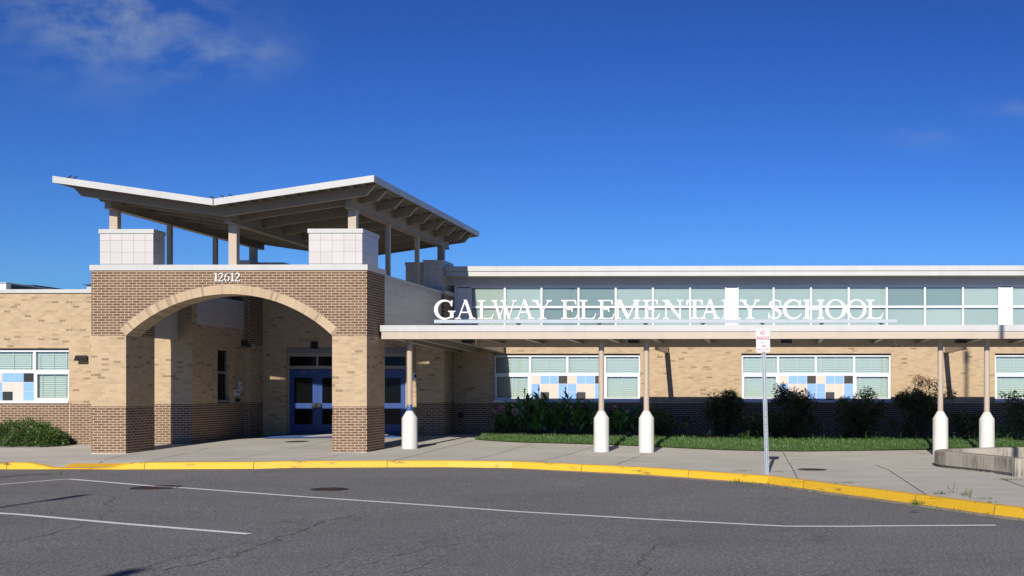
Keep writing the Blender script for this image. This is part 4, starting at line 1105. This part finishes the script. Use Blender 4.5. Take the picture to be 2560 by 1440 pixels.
MB().box(x - .17, x + .17, 32.5, 32.7, za(861, 2245, 32.5), za(849, 2245, 32.5)).build('casing', BEIGE, parent=o)
b = MB()
for s_ in (-.08, .06): b.tube((x + s_, 32.55, za(861, 2245, 32.5)), (x + s_ - .05, 32.6, za(868, 2245, 32.5)), .008, n=6)
b.build('wires', DRK, parent=o)
# canopy columns with painted bollard bases
CYR = 31.35
def column(label, u, vtop_cone, spill=False):
    X = xa(u, CYR); zg = zs(X, CYR)
    o = thing('canopy_column', label, 'column', (X, CYR, zg), 'columns under the canopy')
    zc1_ = za(vtop_cone, u, CYR); zc0_ = za(vtop_cone + 18, u, CYR)
    b = MB(); b.tube((X, CYR, zc1_ - .02), (X, CYR, kz0 + .16), .076, n=24, cap=False); c = b.build('shaft', BEIGE, parent=o, smooth=True)
    b = MB(); b.lathe([(.205, zg - .3), (.207, zg + .02), (.207, (zg + zc0_) / 2), (.206, zc0_), (.19, zc0_ + .02), (.085, zc1_)], (X, CYR, 0), 28, 0, .004); b.build('concrete_base', BOLL, parent=o, smooth=True)
    if spill:
        b = MB(); b.lathe([(.105, zc1_ - .04), (.080, zc1_ + .0), (.0775, zc1_ + .10), (.0772, zc1_ + .17)], (X, CYR, 0), 24, 0, .004); b.build('paint_spill', BLUEP, parent=o)
column('beige column with blue paint spilled above its stubby white base', 1024, 1027, True)
column('left of the paired middle columns, beige on white base', 1503.5, 1027)
column('right of the paired middle columns, beige on white base', 1616, 1027)
column('beige column on white base, directly behind the concrete seat wall corner', 2351, 1028)
column('beige column on white base nearest the right edge of the photo', 2467, 1030)
# ---- sign on the canopy
SY = 31.3
sg = thing('school_sign', 'white serif letters GALWAY ELEMENTARY SCHOOL standing on a rail above the canopy', 'sign', (xa(1650, SY), SY, kz1))
zb_, zt_l = za(797.5, 1650, SY), za(750, 1650, SY)
LP = [('G', 1086, 1139), ('A', 1138, 1190), ('L', 1194, 1236), ('W', 1229, 1293), ('A', 1286, 1337), ('Y', 1331, 1381), ('E', 1403, 1446), ('L', 1449, 1491), ('E', 1495, 1537), ('M', 1538, 1602), ('E', 1607, 1650), ('N', 1656, 1708),
      ('T', 1716, 1757.5), ('A', 1750, 1800), ('R', 1804, 1853), ('Y', 1849, 1900), ('S', 1921, 1954), ('C', 1957, 2004), ('H', 2008, 2061), ('O', 2063, 2115), ('O', 2115, 2166), ('L', 2165, 2208)]
for ch, a, c in LP:
    letter(ch, xa(a, SY), xa(c, SY), zb_, zt_l - zb_, SY - .03, .06, sg, LETT, 'letter')
MB().box(xa(1086, SY), xa(2243, SY), SY - .035, SY + .045, za(807.5, 1650, SY), za(799, 1650, SY)).build('rail', ALU, parent=sg)
for u in (1098, 1296, 1498, 1614, 1757, 1906, 2054, 2203):
    x = xa(u, SY); zr = za(807.5, 1650, SY)
    b = MB(); b.prism([(x - .075, zr - .001), (x - .05, zr - .03), (x - .035, zr - .03), (x - .035, kz1 - .06), (x + .035, kz1 - .06), (x + .035, zr - .03), (x + .05, zr - .03), (x + .075, zr - .001)], 'y', SY - .03, SY + .03)
    b.build('clamp', DRK, parent=sg)

# ================================================================== PARKING SIGN
g0 = gp(1918, 1185); YS = g0.y
ps = thing('parking_sign', 'white and red NO PARKING ANY TIME sign on a leaning galvanised post', 'sign', tuple(g0))
top = pt(1907.5, 822, YS); bot = Vector((g0.x, YS, g0.z - .1))
axis = (top - bot).normalized()
b = MB(); n = 40
for i in range(n):
    a = bot.lerp(top, i / n); c = bot.lerp(top, (i + 1) / n)
    for (o0, o1, dy0, dy1) in ((-.045, -.030, .0, .0), (-.030, -.015, 0, .03), (-.015, .015, .03, .03), (.015, .030, .03, 0), (.030, .045, 0, 0)):
        if o0 == -.015 and i % 2 == 0:
            m1, m2 = a.lerp(c, .35), a.lerp(c, .65)
            segs = [(a, m1, -.015, .015), (m1, m2, -.015, -.005), (m1, m2, .005, .015), (m2, c, -.015, .015)]
        else: segs = [(a, c, o0, o1)]
        for p, q, s0, s1 in segs:
            b.face([(p.x + s0, YS + dy0, p.z), (p.x + s1, YS + dy1, p.z), (q.x + s1, YS + dy1, q.z), (q.x + s0, YS + dy0, q.z)])
            b.face([(p.x + s0, YS + dy0 + .003, p.z), (q.x + s0, YS + dy0 + .003, q.z), (q.x + s1, YS + dy1 + .003, q.z), (p.x + s1, YS + dy1 + .003, p.z)])
b.build('post', GALV, parent=ps)
pc = pt(1907.5, 851.5, YS); sx_w = xa(1924.5, YS) - xa(1890, YS); sx_h = za(822.5, 1907, YS) - za(881.5, 1907, YS)
YP = YS - .006
def rrect(cx, cz, w, h, r, n=6):
    P = []
    for (sx1, sz1, a0) in ((1, 1, 0), (-1, 1, 90), (-1, -1, 180), (1, -1, 270)):
        for i in range(n + 1):
            a = R(a0 + 90 * i / n); P.append((cx + sx1 * (w / 2 - r) + r * math.cos(a), cz + sz1 * (h / 2 - r) + r * math.sin(a)))
    return P
lean = math.atan2(axis.x, axis.z)
def rot(P, cx, cz): c_, s_ = math.cos(-lean * 1.0), math.sin(-lean * 1.0); return [(cx + (x - cx) * c_ - (z - cz) * s_, cz + (x - cx) * s_ + (z - cz) * c_) for x, z in P]
cx, cz = pc.x, pc.z
b = MB(); b.prism(rot(rrect(cx, cz, sx_w, sx_h, .035), cx, cz), 'y', YP - .003, YP); plate = b.build('plate', SIGNW, parent=ps)
b = MB(); o1 = rot(rrect(cx, cz, sx_w - .03, sx_h - .03, .028), cx, cz); o2 = rot(rrect(cx, cz, sx_w - .042, sx_h - .042, .022), cx, cz)
for i in range(len(o1)):
    j = (i + 1) % len(o1)
    b.face([(o1[i][0], YP - .005, o1[i][1]), (o1[j][0], YP - .005, o1[j][1]), (o2[j][0], YP - .005, o2[j][1]), (o2[i][0], YP - .005, o2[i][1])][::-1])
aw = sx_w * .30; ah = sx_h * .032; zc = cz - sx_h * .365
b.face([(x, YP - .005, z) for x, z in rot([(cx - aw, zc - .006), (cx + aw, zc - .006), (cx + aw, zc + .006), (cx - aw, zc + .006)], cx, cz)])
for s_ in (-1, 1):
    P = rot([(cx + s_ * aw * .9, zc - ah), (cx + s_ * aw * 1.35, zc), (cx + s_ * aw * .9, zc + ah)], cx, cz)
    b.face([(x, YP - .0052, z) for x, z in (P if s_ > 0 else P[::-1])])
b.build('border_and_arrow', SIGNR, parent=plate)
b = MB()
for dz in (.435, -.43): 
    P = rot([(cx, cz + sx_h * dz)], cx, cz)[0]; b.tube((P[0], YP - .012, P[1]), (P[0], YP, P[1]), .008, n=10)
b.build('bolt', DRK, parent=plate)
def stext(t, base, h, wfrac):
    hh = h * sx_h
    o = text_obj(t, 'sign_text', SIGNR, plate, cx, cz + base * sx_h, hh, YP - .0055, 1.0, bold=.022 if h > .15 else .008)
    o0 = Vector(plate['_o'])
    xs3 = [v.co.x for v in o.data.vertices]; w0 = max(xs3) - min(xs3); mid = (max(xs3) + min(xs3)) / 2
    k = wfrac * sx_w / w0
    for v in o.data.vertices:
        x, z = cx + (v.co.x - mid) * k, v.co.z + o0.z
        (x, z), = rot([(x, z)], cx, cz); v.co.x, v.co.z = x - o0.x, z - o0.z
stext('NO', .243, .165, .38); stext('PARKING', .019, .170, .84); stext('ANY', -.128, .10, .38); stext('TIME', -.276, .10, .42)

# ================================================================== SEAT WALL
cent = [(9.5, 29.7), (7.0, 29.1), (5.6, 28.62), (4.95, 28.32), (4.55, 28.08), (4.3, 27.85), (4.14, 27.6), (4.08, 27.32), (4.1, 27.05), (4.2, 26.75), (4.36, 26.4), (4.62, 25.9), (5.02, 25.1), (xa(2550, 24.3), 24.3)]
wt = .34
def offs(P, d):
    out = []
    for i, p in enumerate(P):
        a, c = Vector(P[max(0, i - 1)]), Vector(P[min(len(P) - 1, i + 1)]); t = (c - a).normalized(); n = Vector((-t.y, t.x)) * d
        out.append((p[0] + n.x, p[1] + n.y))
    return out
zg = -.2; zt1 = za(1147, 2541, 24.2)
b = MB()
for (z0, z1, w0) in ((zg - .3, zg + .09, wt - .10), (zg + .09, zt1, wt)):
    A, B_ = offs(cent, w0 / 2), offs(cent, -w0 / 2)
    rr = .02 if z1 == zt1 else 0
    A2, B2 = offs(cent, w0 / 2 - rr), offs(cent, -w0 / 2 + rr)
    for i in range(len(cent) - 1):
        for L, L2, fl in ((A, A2, 0), (B_, B2, 1)):
            f1 = [(*L[i], z0), (*L[i + 1], z0), (*L[i + 1], z1 - rr), (*L[i], z1 - rr)]; f2 = [(*L[i], z1 - rr), (*L[i + 1], z1 - rr), (*L2[i + 1], z1), (*L2[i], z1)]
            for f in (f1, f2): b.face(f if fl else f[::-1])
        b.face([(*A2[i], z1), (*B2[i], z1), (*B2[i + 1], z1), (*A2[i + 1], z1)][::-1])
        b.face([(*A[i], z0), (*B_[i], z0), (*B_[i + 1], z0), (*A[i + 1], z0)])
    b.face([(*A[-1], z0), (*B_[-1], z0), (*B2[-1], z1), (*A2[-1], z1)])
o = tag(b.build('seat_wall', SEATW, origin=(4.2, 27.4, zg)), 'low stained concrete seat wall with a rounded corner at the right edge', 'low wall')
# end post block of the near arm (full height to the ground)
e0 = Vector(cent[-1]); dd = (Vector(cent[-1]) - Vector(cent[-2])).normalized(); nn = Vector((-dd.y, dd.x))
P = [e0 + nn * (wt / 2 + .01), e0 - nn * (wt / 2 + .01), e0 - nn * (wt / 2 + .01) + dd * .12, e0 + nn * (wt / 2 + .01) + dd * .12]
b = MB(); b.prism([tuple(p) for p in P], 'z', zg - .2, zt1 + .008); b.build('end_block', SEATW, parent=o)

# ================================================================== LAWN AND BEDS
fr = [(1187, 1100), (1240, 1104), (1300, 1107), (1400, 1109.5), (1480, 1112), (1600, 1116), (1700, 1121), (1800, 1125.5), (1900, 1128), (2000, 1129.5), (2130, 1127.5), (2230, 1125.5), (2330, 1123.5), (2450, 1121), (2560, 1119), (2900, 1115)]
FP = [G2(*p) for p in fr]
def frontY(X):
    if X <= FP[0][0]: return 99
    for (x0, y0), (x1, y1) in zip(FP, FP[1:]):
        if x0 <= X <= x1: return y0 + (y1 - y0) * (X - x0) / (x1 - x0)
    return FP[-1][1]
BEDY = 36.15
def bedY(X): return BEDY + .25 * math.sin(X * .9) + .45 * sm((-6.5 - X) / 1.5)
def zl(x, y): return zs(x, y, False) + .02 + .05 * sm((y - frontY(x)) / 1.0) if frontY(x) < 90 else zs(x, y, False) + .02
b = MB(); b2 = MB(); lxs = fine(FP[0][0] + .02, FP[-1][0], .35)
for x0, x1 in zip(lxs, lxs[1:]):
    f0, f1 = frontY(x0), frontY(x1)
    e0, e1 = max(f0, bedY(x0)), max(f1, bedY(x1))
    for i in range(4):
        t0, t1 = i / 4, (i + 1) / 4
        q = [(x0, f0 + (e0 - f0) * t0), (x1, f1 + (e1 - f1) * t0), (x1, f1 + (e1 - f1) * t1), (x0, f0 + (e0 - f0) * t1)]
        b.face([(x, y, zl(x, y)) for x, y in q])
        q = [(x0, e0 + (YB - e0) * t0), (x1, e1 + (YB - e1) * t0), (x1, e1 + (YB - e1) * t1), (x0, e0 + (YB - e0) * t1)]
        b2.face([(x, y, zl(x, y)) for x, y in q])
b.build('lawn', TURF, kind='structure'); b2.build('planting_bed', SOIL, kind='structure')
rng = random.Random(11)
b = MB()
def blade(b, x, y, z, h, w, lean_, a, m=0):
    dx, dy = math.cos(a) * w, math.sin(a) * w; lx_, ly_ = math.cos(a + 1.3) * lean_, math.sin(a + 1.3) * lean_
    b.face([(x - dx, y - dy, z), (x + dx, y + dy, z), (x + lx_ * .4 + dx * .6, y + ly_ * .4 + dy * .6, z + h * .6), (x + lx_, y + ly_, z + h)], m)
cnt = 0
while cnt < 30000:
    X = rng.uniform(FP[0][0], 7.6); Y0 = frontY(X); Y = Y0 - .05 + (bedY(X) + .25 - Y0) * rng.random() ** 1.0
    if Y0 > 90: continue
    h = rng.uniform(.05, .12) * (1 + .5 * math.sin(X * 3.1) * math.sin(Y * 5)) * (.7 if Y < Y0 + .05 else 1)
    blade(b, X, Y, zl(X, max(Y, Y0)) - .005, h, rng.uniform(.004, .008), rng.uniform(.0, .06), rng.uniform(0, 3.14)); cnt += 1
b.build('grass', GRASS, kind='stuff')

# ---------- plants
def leafq(b, c, d, n, L, W_, m=0):
    """pointed leaf from c along d, with surface normal ~n"""
    s = d.cross(n);
    if s.length < 1e-4: s = d.orthogonal()
    s.normalize()
    b.face([tuple(c), tuple(c + d * L * .45 + s * W_ / 2), tuple(c + d * L), tuple(c + d * L * .45 - s * W_ / 2)], m)
def rv(rng): 
    v = Vector((rng.gauss(0, 1), rng.gauss(0, 1), rng.gauss(0, 1))); return v.normalized()
def shrub(name, label, cat, X, Y, h, rx, ry, n, leaf, L, W_, seed, stems=6, group=None, top_sparse=.3, flower=None, z=None, topmat=None):
    rng = random.Random(seed); z0 = zl(X, Y) if z is None else z
    o = thing(name, label, cat, (X, Y, z0), group)
    b = MB(); st = MB(); tips = []
    for i in range(stems):
        a = rng.uniform(0, 6.28); rr = rng.uniform(.05, 1)
        p = Vector((X + math.cos(a) * .06, Y + math.sin(a) * .06, z0))
        tip = Vector((X + math.cos(a) * rx * rr * .8, Y + math.sin(a) * ry * rr * .8, z0 + h * rng.uniform(.7, 1.0) * (1 - .25 * rr)))
        mid = p.lerp(tip, .5) + Vector((0, 0, h * .08))
        st.tube(p, mid, .011, .008, 5, cap=False); st.tube(mid, tip, .008, .003, 5, cap=False)
        tips.append((p, mid, tip))
    clumps = []
    for i in range(max(14, stems * 5)):
        p, mid, tip = rng.choice(tips); t = rng.random() ** .6
        c = p.lerp(mid, t * 2) if t < .5 else mid.lerp(tip, t * 2 - 1)
        d = Vector((rng.gauss(0, .5) * rx, rng.gauss(0, .5) * ry, rng.gauss(0, .06) * h))
        if c.z + d.z < z0 + .05: d.z = 0
        clumps.append((c + d, rng.uniform(.12, .24) * min(1, h), p))
        st.tube(c, c + d, .004, .002, 4, cap=False)
    for i in range(n):
        c, r, p = rng.choice(clumps); v = rv(rng) * r * rng.random() ** .5
        q = c + v
        q.z = max(q.z, z0 + .04)
        d = (rv(rng) * .8 + Vector((0, 0, -.1)) + v.normalized() * .8).normalized()
        m = 1 if (topmat and q.z > z0 + h * .78) else 0
        leafq(b, q, d, rv(rng), L * rng.uniform(.7, 1.3), W_ * rng.uniform(.7, 1.2), m)
    b.build('foliage', [leaf, topmat] if topmat else leaf, parent=o); st.build('stems', STEM, parent=o)
    if flower:
        mat, cntf, fr_ = flower
        for i in range(cntf):
            c = rng.choice(tips)[2] + Vector((rng.uniform(-.1, .1), -.08, rng.uniform(-.05, .05)))
            fb = MB()
            for k in range(26): leafq(fb, c + rv(rng) * fr_ * .3, rv(rng), rv(rng), fr_, fr_ * .7)
            fb.build('flower', mat, parent=o)
    return o
NG = 'tall fine-leaved shrubs along the wall'
def sh_at(u, v, Y): 
    return xa(u, Y), Y
for i, (u, Y, vtop, rx, lab, tm) in enumerate(((1806, 36.9, 964, .60, 'tall dark shrub just left of the middle window', None), (1987, 36.9, 965, .74, 'widest tall shrub, in front of the checkered panels right of the signpost', None),
                                      (2148, 36.9, 962, .70, 'tall shrub before the right pane of the middle window', None), (2300, 36.9, 946, .64, 'tall dark shrub with bronze leaves on top, between window and column', LEAF_B))):
    X = xa(u, Y); h = za(vtop, u, Y) - zl(X, Y)
    shrub('shrub', lab, 'shrub', X, Y, h, rx, .5, 9500, LEAF_N, .09, .028, 20 + i, 11, NG, topmat=tm)
X = xa(2545, 36.8); shrub('rose_bush', 'dark rose bush with red blooms at the right edge', 'rose bush', X, 36.8, za(962, 2545, 36.8) - zl(X, 36.8), .55, .4, 3000, LEAF_D, .06, .045, 31, 9, flower=(ROSE, 5, .05))
X = xa(1655, 36.9); shrub('low_shrub', 'low rounded dark shrub behind the paired columns', 'shrub', X, 36.9, .95, .6, .5, 3500, LEAF_D, .07, .04, 33, 9, 'low dark shrubs in the bed')
X = xa(2415, 36.9); shrub('low_shrub', 'low rounded dark shrub between the two right columns', 'shrub', X, 36.9, .9, .6, .5, 3000, LEAF_D, .07, .04, 34, 8, 'low dark shrubs in the bed')
X = xa(1925, 37.2); shrub('low_shrub', 'low dark shrub directly behind the signpost', 'shrub', X, 37.2, .9, .6, .5, 3000, LEAF_D, .07, .04, 35, 8, 'low dark shrubs in the bed')
X = xa(2480, 36.6); shrub('fern_clump', 'loose fern clump low in the bed by the rightmost column', 'fern', X, 36.6, .6, .4, .35, 500, LEAF_C, .16, .03, 36, 6)
# left bush, three lumps merge into one sprawling shrub
zleft = zs(-20, 33.0)
o = thing('spreading_shrub', 'sprawling low shrub against the left wing brick wall', 'shrub', (xa(50, 33.0), 33.0, zleft))
rng = random.Random(77); b = MB(); st = MB()
for (u, ww, hh) in ((-60, 60, .62), (-10, 55, .64), (35, 52, .68), (78, 50, .72), (112, 42, .60), (138, 26, .40)):
    cx_, cy_ = xa(u, 33.0), 32.95; w_ = ww / 86.; 
    for k in range(12):
        a = rng.uniform(0, 6.28); t = Vector((cx_ + math.cos(a) * w_ * .6, cy_ + math.sin(a) * .35, zleft + hh * rng.uniform(.4, .9))); st.tube((cx_, cy_, zleft), t, .01, .004, 5, cap=False)
    for k in range(2300):
        v = rv(rng); v.z = abs(v.z); rr = rng.uniform(.80, 1.04) * (1 + .12 * math.sin(v.x * 9 + u) * math.cos(v.y * 8))
        q = Vector((cx_ + v.x * w_ * rr, cy_ + v.y * .55 * rr, zleft + .02 + v.z * hh * rr))
        if q.y > 33.56: continue
        leafq(b, q, (v + rv(rng) * .8).normalized(), (rv(rng) + v * .5).normalized(), rng.uniform(.05, .09), rng.uniform(.02, .035))
for k in range(14):   # long pale day-lily like blades
    a = rng.uniform(0, 6.28); base = Vector((xa(8, 32.5), 32.45, zleft)); d = Vector((math.cos(a), math.sin(a) * .5, 1.2)).normalized()
    leafq(b, base, d, Vector((0, -1, 0)), rng.uniform(.35, .55), .035)
b.build('foliage', LEAF_J, parent=o); st.build('stems', STEM, parent=o)
# canna lilies
CG = 'canna lilies crowding the bed'
rng = random.Random(4)
cspots = [(1247, 37.0, 1035, None), (1268, 36.7, 1015, None), (1288, 37.0, 1000, None), (1310, 36.8, 972, RED), (1330, 37.2, 985, None), (1345, 36.7, 965, RED), (1370, 37.1, 990, None), (1395, 36.8, 1000, None), (1412, 37.1, 968, RED), (1440, 36.8, 985, RED), (1462, 37.2, 1000, RED), (1490, 36.8, 1008, None), (1525, 37.0, 1018, RED), (1548, 36.8, 1010, RED), (1580, 37.1, 1020, None)]
clab = ['short canna at the bed left end by the hydrangeas', 'low leafy canna right beside the left hydrangea', 'leafy canna under the left window pane', 'canna whose bright red spike stands before the left pane edge', 'leafy canna just right of the brightest red spike', 'tallest canna with dark red spike under the checkered panels',
        'canna without flower below the first black tile', 'canna without flower left of the twin spikes', 'canna with tall thin spike before the light blue tiles', 'canna with dark red spike under the second black tile', 'canna with drooping spike left of the paired columns', 'low canna immediately left of the left paired column',
        'canna with faint red spike between the paired columns', 'canna with short red spike near the right paired column', 'last canna, smallest, at the right paired column']
for (u, Y, vt, fm), lab in zip(cspots, clab):
    X = xa(u, Y); z0 = zl(X, Y); h = za(vt, u, Y) - z0
    o = thing('canna_lily', lab, 'canna lily', (X, Y, z0), CG)
    hl = h * (.90 if fm else 1.03)
    b = MB(); st = MB(); st.tube((X, Y, z0), (X + .02, Y, z0 + hl), .016, .008, 6)
    for s_ in range(5):
        bx, by = X + rng.uniform(-.14, .14), Y + rng.uniform(-.12, .12)
        hh = hl * rng.uniform(.6, 1)
        for k in range(7):
            a = rng.uniform(0, 6.28); zz = z0 + hh * (.12 + .12 * k)
            d = Vector((math.cos(a) * .55, math.sin(a) * .45, rng.uniform(.7, 1.2))).normalized()
            sd_ = d.cross(rv(rng)).normalized(); L = rng.uniform(.26, .42); w_ = rng.uniform(.08, .13); c = Vector((bx, by, zz))
            tipd = (d + Vector((math.cos(a) * .5, math.sin(a) * .4, -.25))).normalized()
            m1, m2 = c + d * L * .3, c + d * L * .65; tp = m2 + tipd * L * .4
            b.face([tuple(c), tuple(m1 + sd_ * w_ / 2), tuple(m1 - sd_ * w_ / 2)]); b.face([tuple(m1 - sd_ * w_ / 2), tuple(m1 + sd_ * w_ / 2), tuple(m2 + sd_ * w_ / 2.2), tuple(m2 - sd_ * w_ / 2.2)]); b.face([tuple(m2 - sd_ * w_ / 2.2), tuple(m2 + sd_ * w_ / 2.2), tuple(tp)])
        st.tube((bx, by, z0), (bx, by, z0 + hh), .012, .006, 5)
    if fm: st.tube((X + .02, Y, z0 + hl), (X + .02, Y, z0 + h), .006, .004, 5)
    b.build('leaves', LEAF_C, parent=o); st.build('stem', STEM, parent=o)
    if fm:
        fb = MB()
        for k in range(30):
            c = Vector((X + .02, Y, z0 + h * (1 - .10 * rng.random()))); leafq(fb, c, (rv(rng) + Vector((0, 0, .5))).normalized(), rv(rng), .05, .025)
        fb.build('flower_spike', fm, parent=o)
# hydrangea
X = xa(1268, 36.4); o = thing('hydrangea', 'hydrangea with two pink flower heads at the bed left end', 'hydrangea', (X, 36.4, zl(X, 36.4)))
b = MB(); st = MB()
for (u, v) in ((1255, 1021), (1288, 1028)):
    c = pt(u, v, 36.35); fb = MB()
    for k in range(150): d = rv(rng); leafq(fb, c + d * .085, (d + rv(rng) * .8).normalized(), d, .035, .03)
    fb.build('flower_head', PINK, parent=o)
    st.tube((X, 36.4, zl(X, 36.4)), tuple(c), .01, .006, 6)
    for k in range(60): q = Vector((c.x, 36.4, 0)).lerp(c, 1); q = Vector((c.x + rng.uniform(-.2, .2), 36.4 + rng.uniform(-.15, .15), zl(X, 36.4) + rng.uniform(.1, c.z - zl(X, 36.4) - .1))); leafq(b, q, (rv(rng) + Vector((0, 0, .3))).normalized(), rv(rng), .14, .09)
b.build('foliage', LEAF_D, parent=o); st.build('stems', STEM, parent=o)
# hostas
for (u, v, r, lab) in ((1386, 1090, .2, 'small pale-edged hosta below the canna lilies'), (1572, 1093, .24, 'pale-edged hosta between the paired columns'), (1766, 1103, .30, 'largest pale-edged hosta at the lawn edge'), (1826, 1108, .20, 'hosta just right of the largest one')):
    p = gp(u, v, .06); X, Y = p.x, 36.45; z0 = zl(X, Y)
    o = thing('hosta', lab, 'hosta', (X, Y, z0), 'hostas along the lawn edge'); b = MB()
    for k in range(26):
        a = k * 2.4; el = rng.uniform(.25, 1.1); d = Vector((math.cos(a) * math.cos(el), math.sin(a) * math.cos(el), math.sin(el))); sdv = d.cross(Vector((0, 0, 1))).normalized(); L = r * rng.uniform(.8, 1.2); w_ = L * .5
        c = Vector((X, Y, z0 + .02)); m1 = c + d * L * .45; tp = c + d * L + Vector((0, 0, -.04))
        nn_ = sdv.cross(d) * .004
        b.face([tuple(c), tuple(m1 + sdv * w_ / 2), tuple(tp), tuple(m1 - sdv * w_ / 2)], 1)
        b.face([tuple(c + nn_), tuple(m1 + sdv * w_ / 3.2 + nn_), tuple(c + d * L * .88 + nn_ + Vector((0, 0, -.03))), tuple(m1 - sdv * w_ / 3.2 + nn_)], 0)
    b.build('leaves', [LEAF_V, LEAF_W], parent=o)
# seedlings along the lawn's back edge + weeds in joints (uncountable small growth)
b = MB(); rng = random.Random(8)
for k in range(95):
    u = rng.uniform(1840, 2560) if k > 12 else rng.uniform(1850, 1880); X = xa(u, 35.8); Y = bedY(X) - rng.uniform(.05, .6); z0 = zl(X, Y) + .03; h = rng.choice((.08, .12, .18, .26))
    for j in range(int(h * 60)):
        zz = z0 + h * rng.random(); a = rng.uniform(0, 6.28); leafq(b, Vector((X, Y, zz)), Vector((math.cos(a), math.sin(a), .5)).normalized(), Vector((0, 0, 1)), .07, .022)
b.build('ground_cover', LEAF_C, kind='stuff')
b = MB()
def tuft(x, y, z, n, h, sp):
    for k in range(n): blade(b, x + rng.gauss(0, sp), y + rng.gauss(0, sp * .3), z, rng.uniform(.3, 1) * h, .0022 if h > .12 else .0035, rng.uniform(.02, h * (.3 if h > .12 else .7)), rng.uniform(0, 6.28))
for (u, v, n, h, sp) in ((2290, 1262, 60, .10, .05), (2300, 1258, 30, .07, .06), (1855, 1178, 50, .05, .09), (1998, 1206, 30, .05, .12), (2110, 1208, 60, .05, .14), (2350, 1235, 40, .09, .06), (2385, 1232, 7, .28, .04), (2425, 1243, 8, .25, .05), (2460, 1247, 40, .06, .12), (2520, 1200, 70, .07, .12), (2335, 1246, 22, .04, .1), (2070, 1232, 30, .05, .15), (1940, 1180, 40, .045, .1), (20, 1164, 26, .05, .05), (145, 1172, 30, .05, .06), (2470, 1256, 30, .05, .1), (2410, 1238, 22, .10, .05), (1330, 1152, 8, .03, .08), (300, 1128, 12, .025, .1), (1500, 1136, 10, .025, .15), (1600, 1140, 10, .02, .2), (2130, 1181, 14, .03, .15), (2270, 1181, 14, .03, .1)):
    p = gp(u, v); tuft(p.x, p.y, zs(p.x, p.y) - .003, n, h, sp)
for k in range(60):   # along the gutter
    u = rng.uniform(1850, 2560); X0 = None
    t = rng.random(); x = -0.6 + (KP[-7][0] + .6) * t if False else rng.uniform(-.8, 4.6)
    a = kerbY(x); e = .05; d = Vector((2 * e, kerbY(x + e) - kerbY(x - e))).normalized(); n_ = Vector((d.y, -d.x))
    o_ = rng.choice((.31, .33, .06, .3)); tuft(x + n_.x * o_, a + n_.y * o_, sxf(x) - .147, 9, rng.choice((.04, .06, .11)), .05)
b.build('weeds', LEAF_J, kind='stuff')

# ================================================================== BIRDS ON THE ROOF
def bird(u, v, face, label):
    p = pt(u, v, RY0 + .08); x, y = p.x, p.y; z = zt(x)
    o = MB(); prof = [(.0, -.075), (.018, -.06), (.032, -.03), (.036, 0), (.030, .03), (.016, .055)]
    n = 8
    rings = []
    for r, t in prof: rings.append([(x + face * t, y + r * math.cos(2 * math.pi * i / n), z + .055 + t * .55 + r * math.sin(2 * math.pi * i / n)) for i in range(n)])
    for A, B in zip(rings, rings[1:]):
        for i in range(n): j = (i + 1) % n; o.face([A[i], A[j], B[j], B[i]])
    hx, hz = x + face * .062, z + .105; rings = []
    for t in range(7):
        ph = math.pi * t / 6; rings.append([(hx + .024 * math.cos(ph), y + .024 * math.sin(ph) * math.cos(2 * math.pi * i / n), hz + .024 * math.sin(ph) * math.sin(2 * math.pi * i / n)) for i in range(n)])
    for A, B in zip(rings, rings[1:]):
        for i in range(n): j = (i + 1) % n; o.face([A[i], A[j], B[j], B[i]])
    o.face([(hx + face * .02, y - .005, hz), (hx + face * .02, y + .005, hz), (hx + face * .045, y, hz - .004)])
    o.prism([(x - face * .06, z + .03), (x - face * .15, z - .01 + .02), (x - face * .15, z + .025 + .01), (x - face * .06, z + .05)], 'y', y - .012, y + .012)
    for s_ in (-.012, .012): o.tube((x + face * .005, y + s_, z - .005), (x + face * .01, y + s_, z + .03), .003, n=5)
    o.v = [(x + (a - x) * .68, y + (c - y) * .68, z + (e - z) * .68) for a, c, e in o.v]
    tag(o.build('bird', M('dark_feathers', (.03, .025, .025), .6), origin=(x, y, z)), label, 'bird', 'birds perched on the portico roof')
bird(531, 495, -1, 'bird perched on the fascia seam in the roof valley')
bird(557, 495, -1, 'middle bird of three right of the roof valley')
bird(577, 493, -1, 'rightmost bird of three near the roof valley')
bird(173, 446, 1, 'leftmost bird near the left roof tip')
bird(187, 449, 1, 'second bird from the left roof tip')

# ================================================================== LAMP POSTS (outside the frame; their shadows fall into it)
def lamp(X, Y, H, label, head=1, axis='x'):
    z0 = sxf(X) - .15; o = thing('street_lamp', label, 'street lamp', (X, Y, z0), 'parking lot lamps')
    MB().lathe([(.3, -.1), (.3, .7), (.26, .75)], (X, Y, z0), 20).build('base', BOLL, parent=o)
    MB().tube((X, Y, z0 + .7), (X, Y, z0 + H), .085, .055, 14).build('pole', DRK, parent=o)
    b = MB(); 
    for s_ in ((-1, 1) if head == 2 else (1,)):
        if axis == 'y': b.box(X - .11, X + .11, Y - .75, Y + .1, z0 + H - .04, z0 + H + .06)
        else: b.box(X - .09, X + .09, Y - .09, Y + .09, z0 + H - .25, z0 + H + .1)
    b.build('lamp_head', DRK, parent=o)
t = gp(215, 1239, 0, True); H = 8.0; lamp(t.x - SM * H / SK, t.y - H / SK - .2, H, 'parking lot lamp behind the camera at far left', 2, 'y')
t = gp(345, 1427, 0, True); lamp(t.x - SM * H / SK, t.y - H / SK - .2, H, 'parking lot lamp behind the camera, nearest the viewer', 2, 'y')
wx = xa(2416, YB); zw = za(891, 2416, YB); Yp = 19.0; Hh = zw + SK * (YB - Yp); lamp(wx - SM * (YB - Yp), Yp, Hh + .4, 'slim lamp pole right of the frame casting a shadow on the right wing', 1, 'z')

for o in bpy.data.objects:
    if '_o' in o: del o['_o']
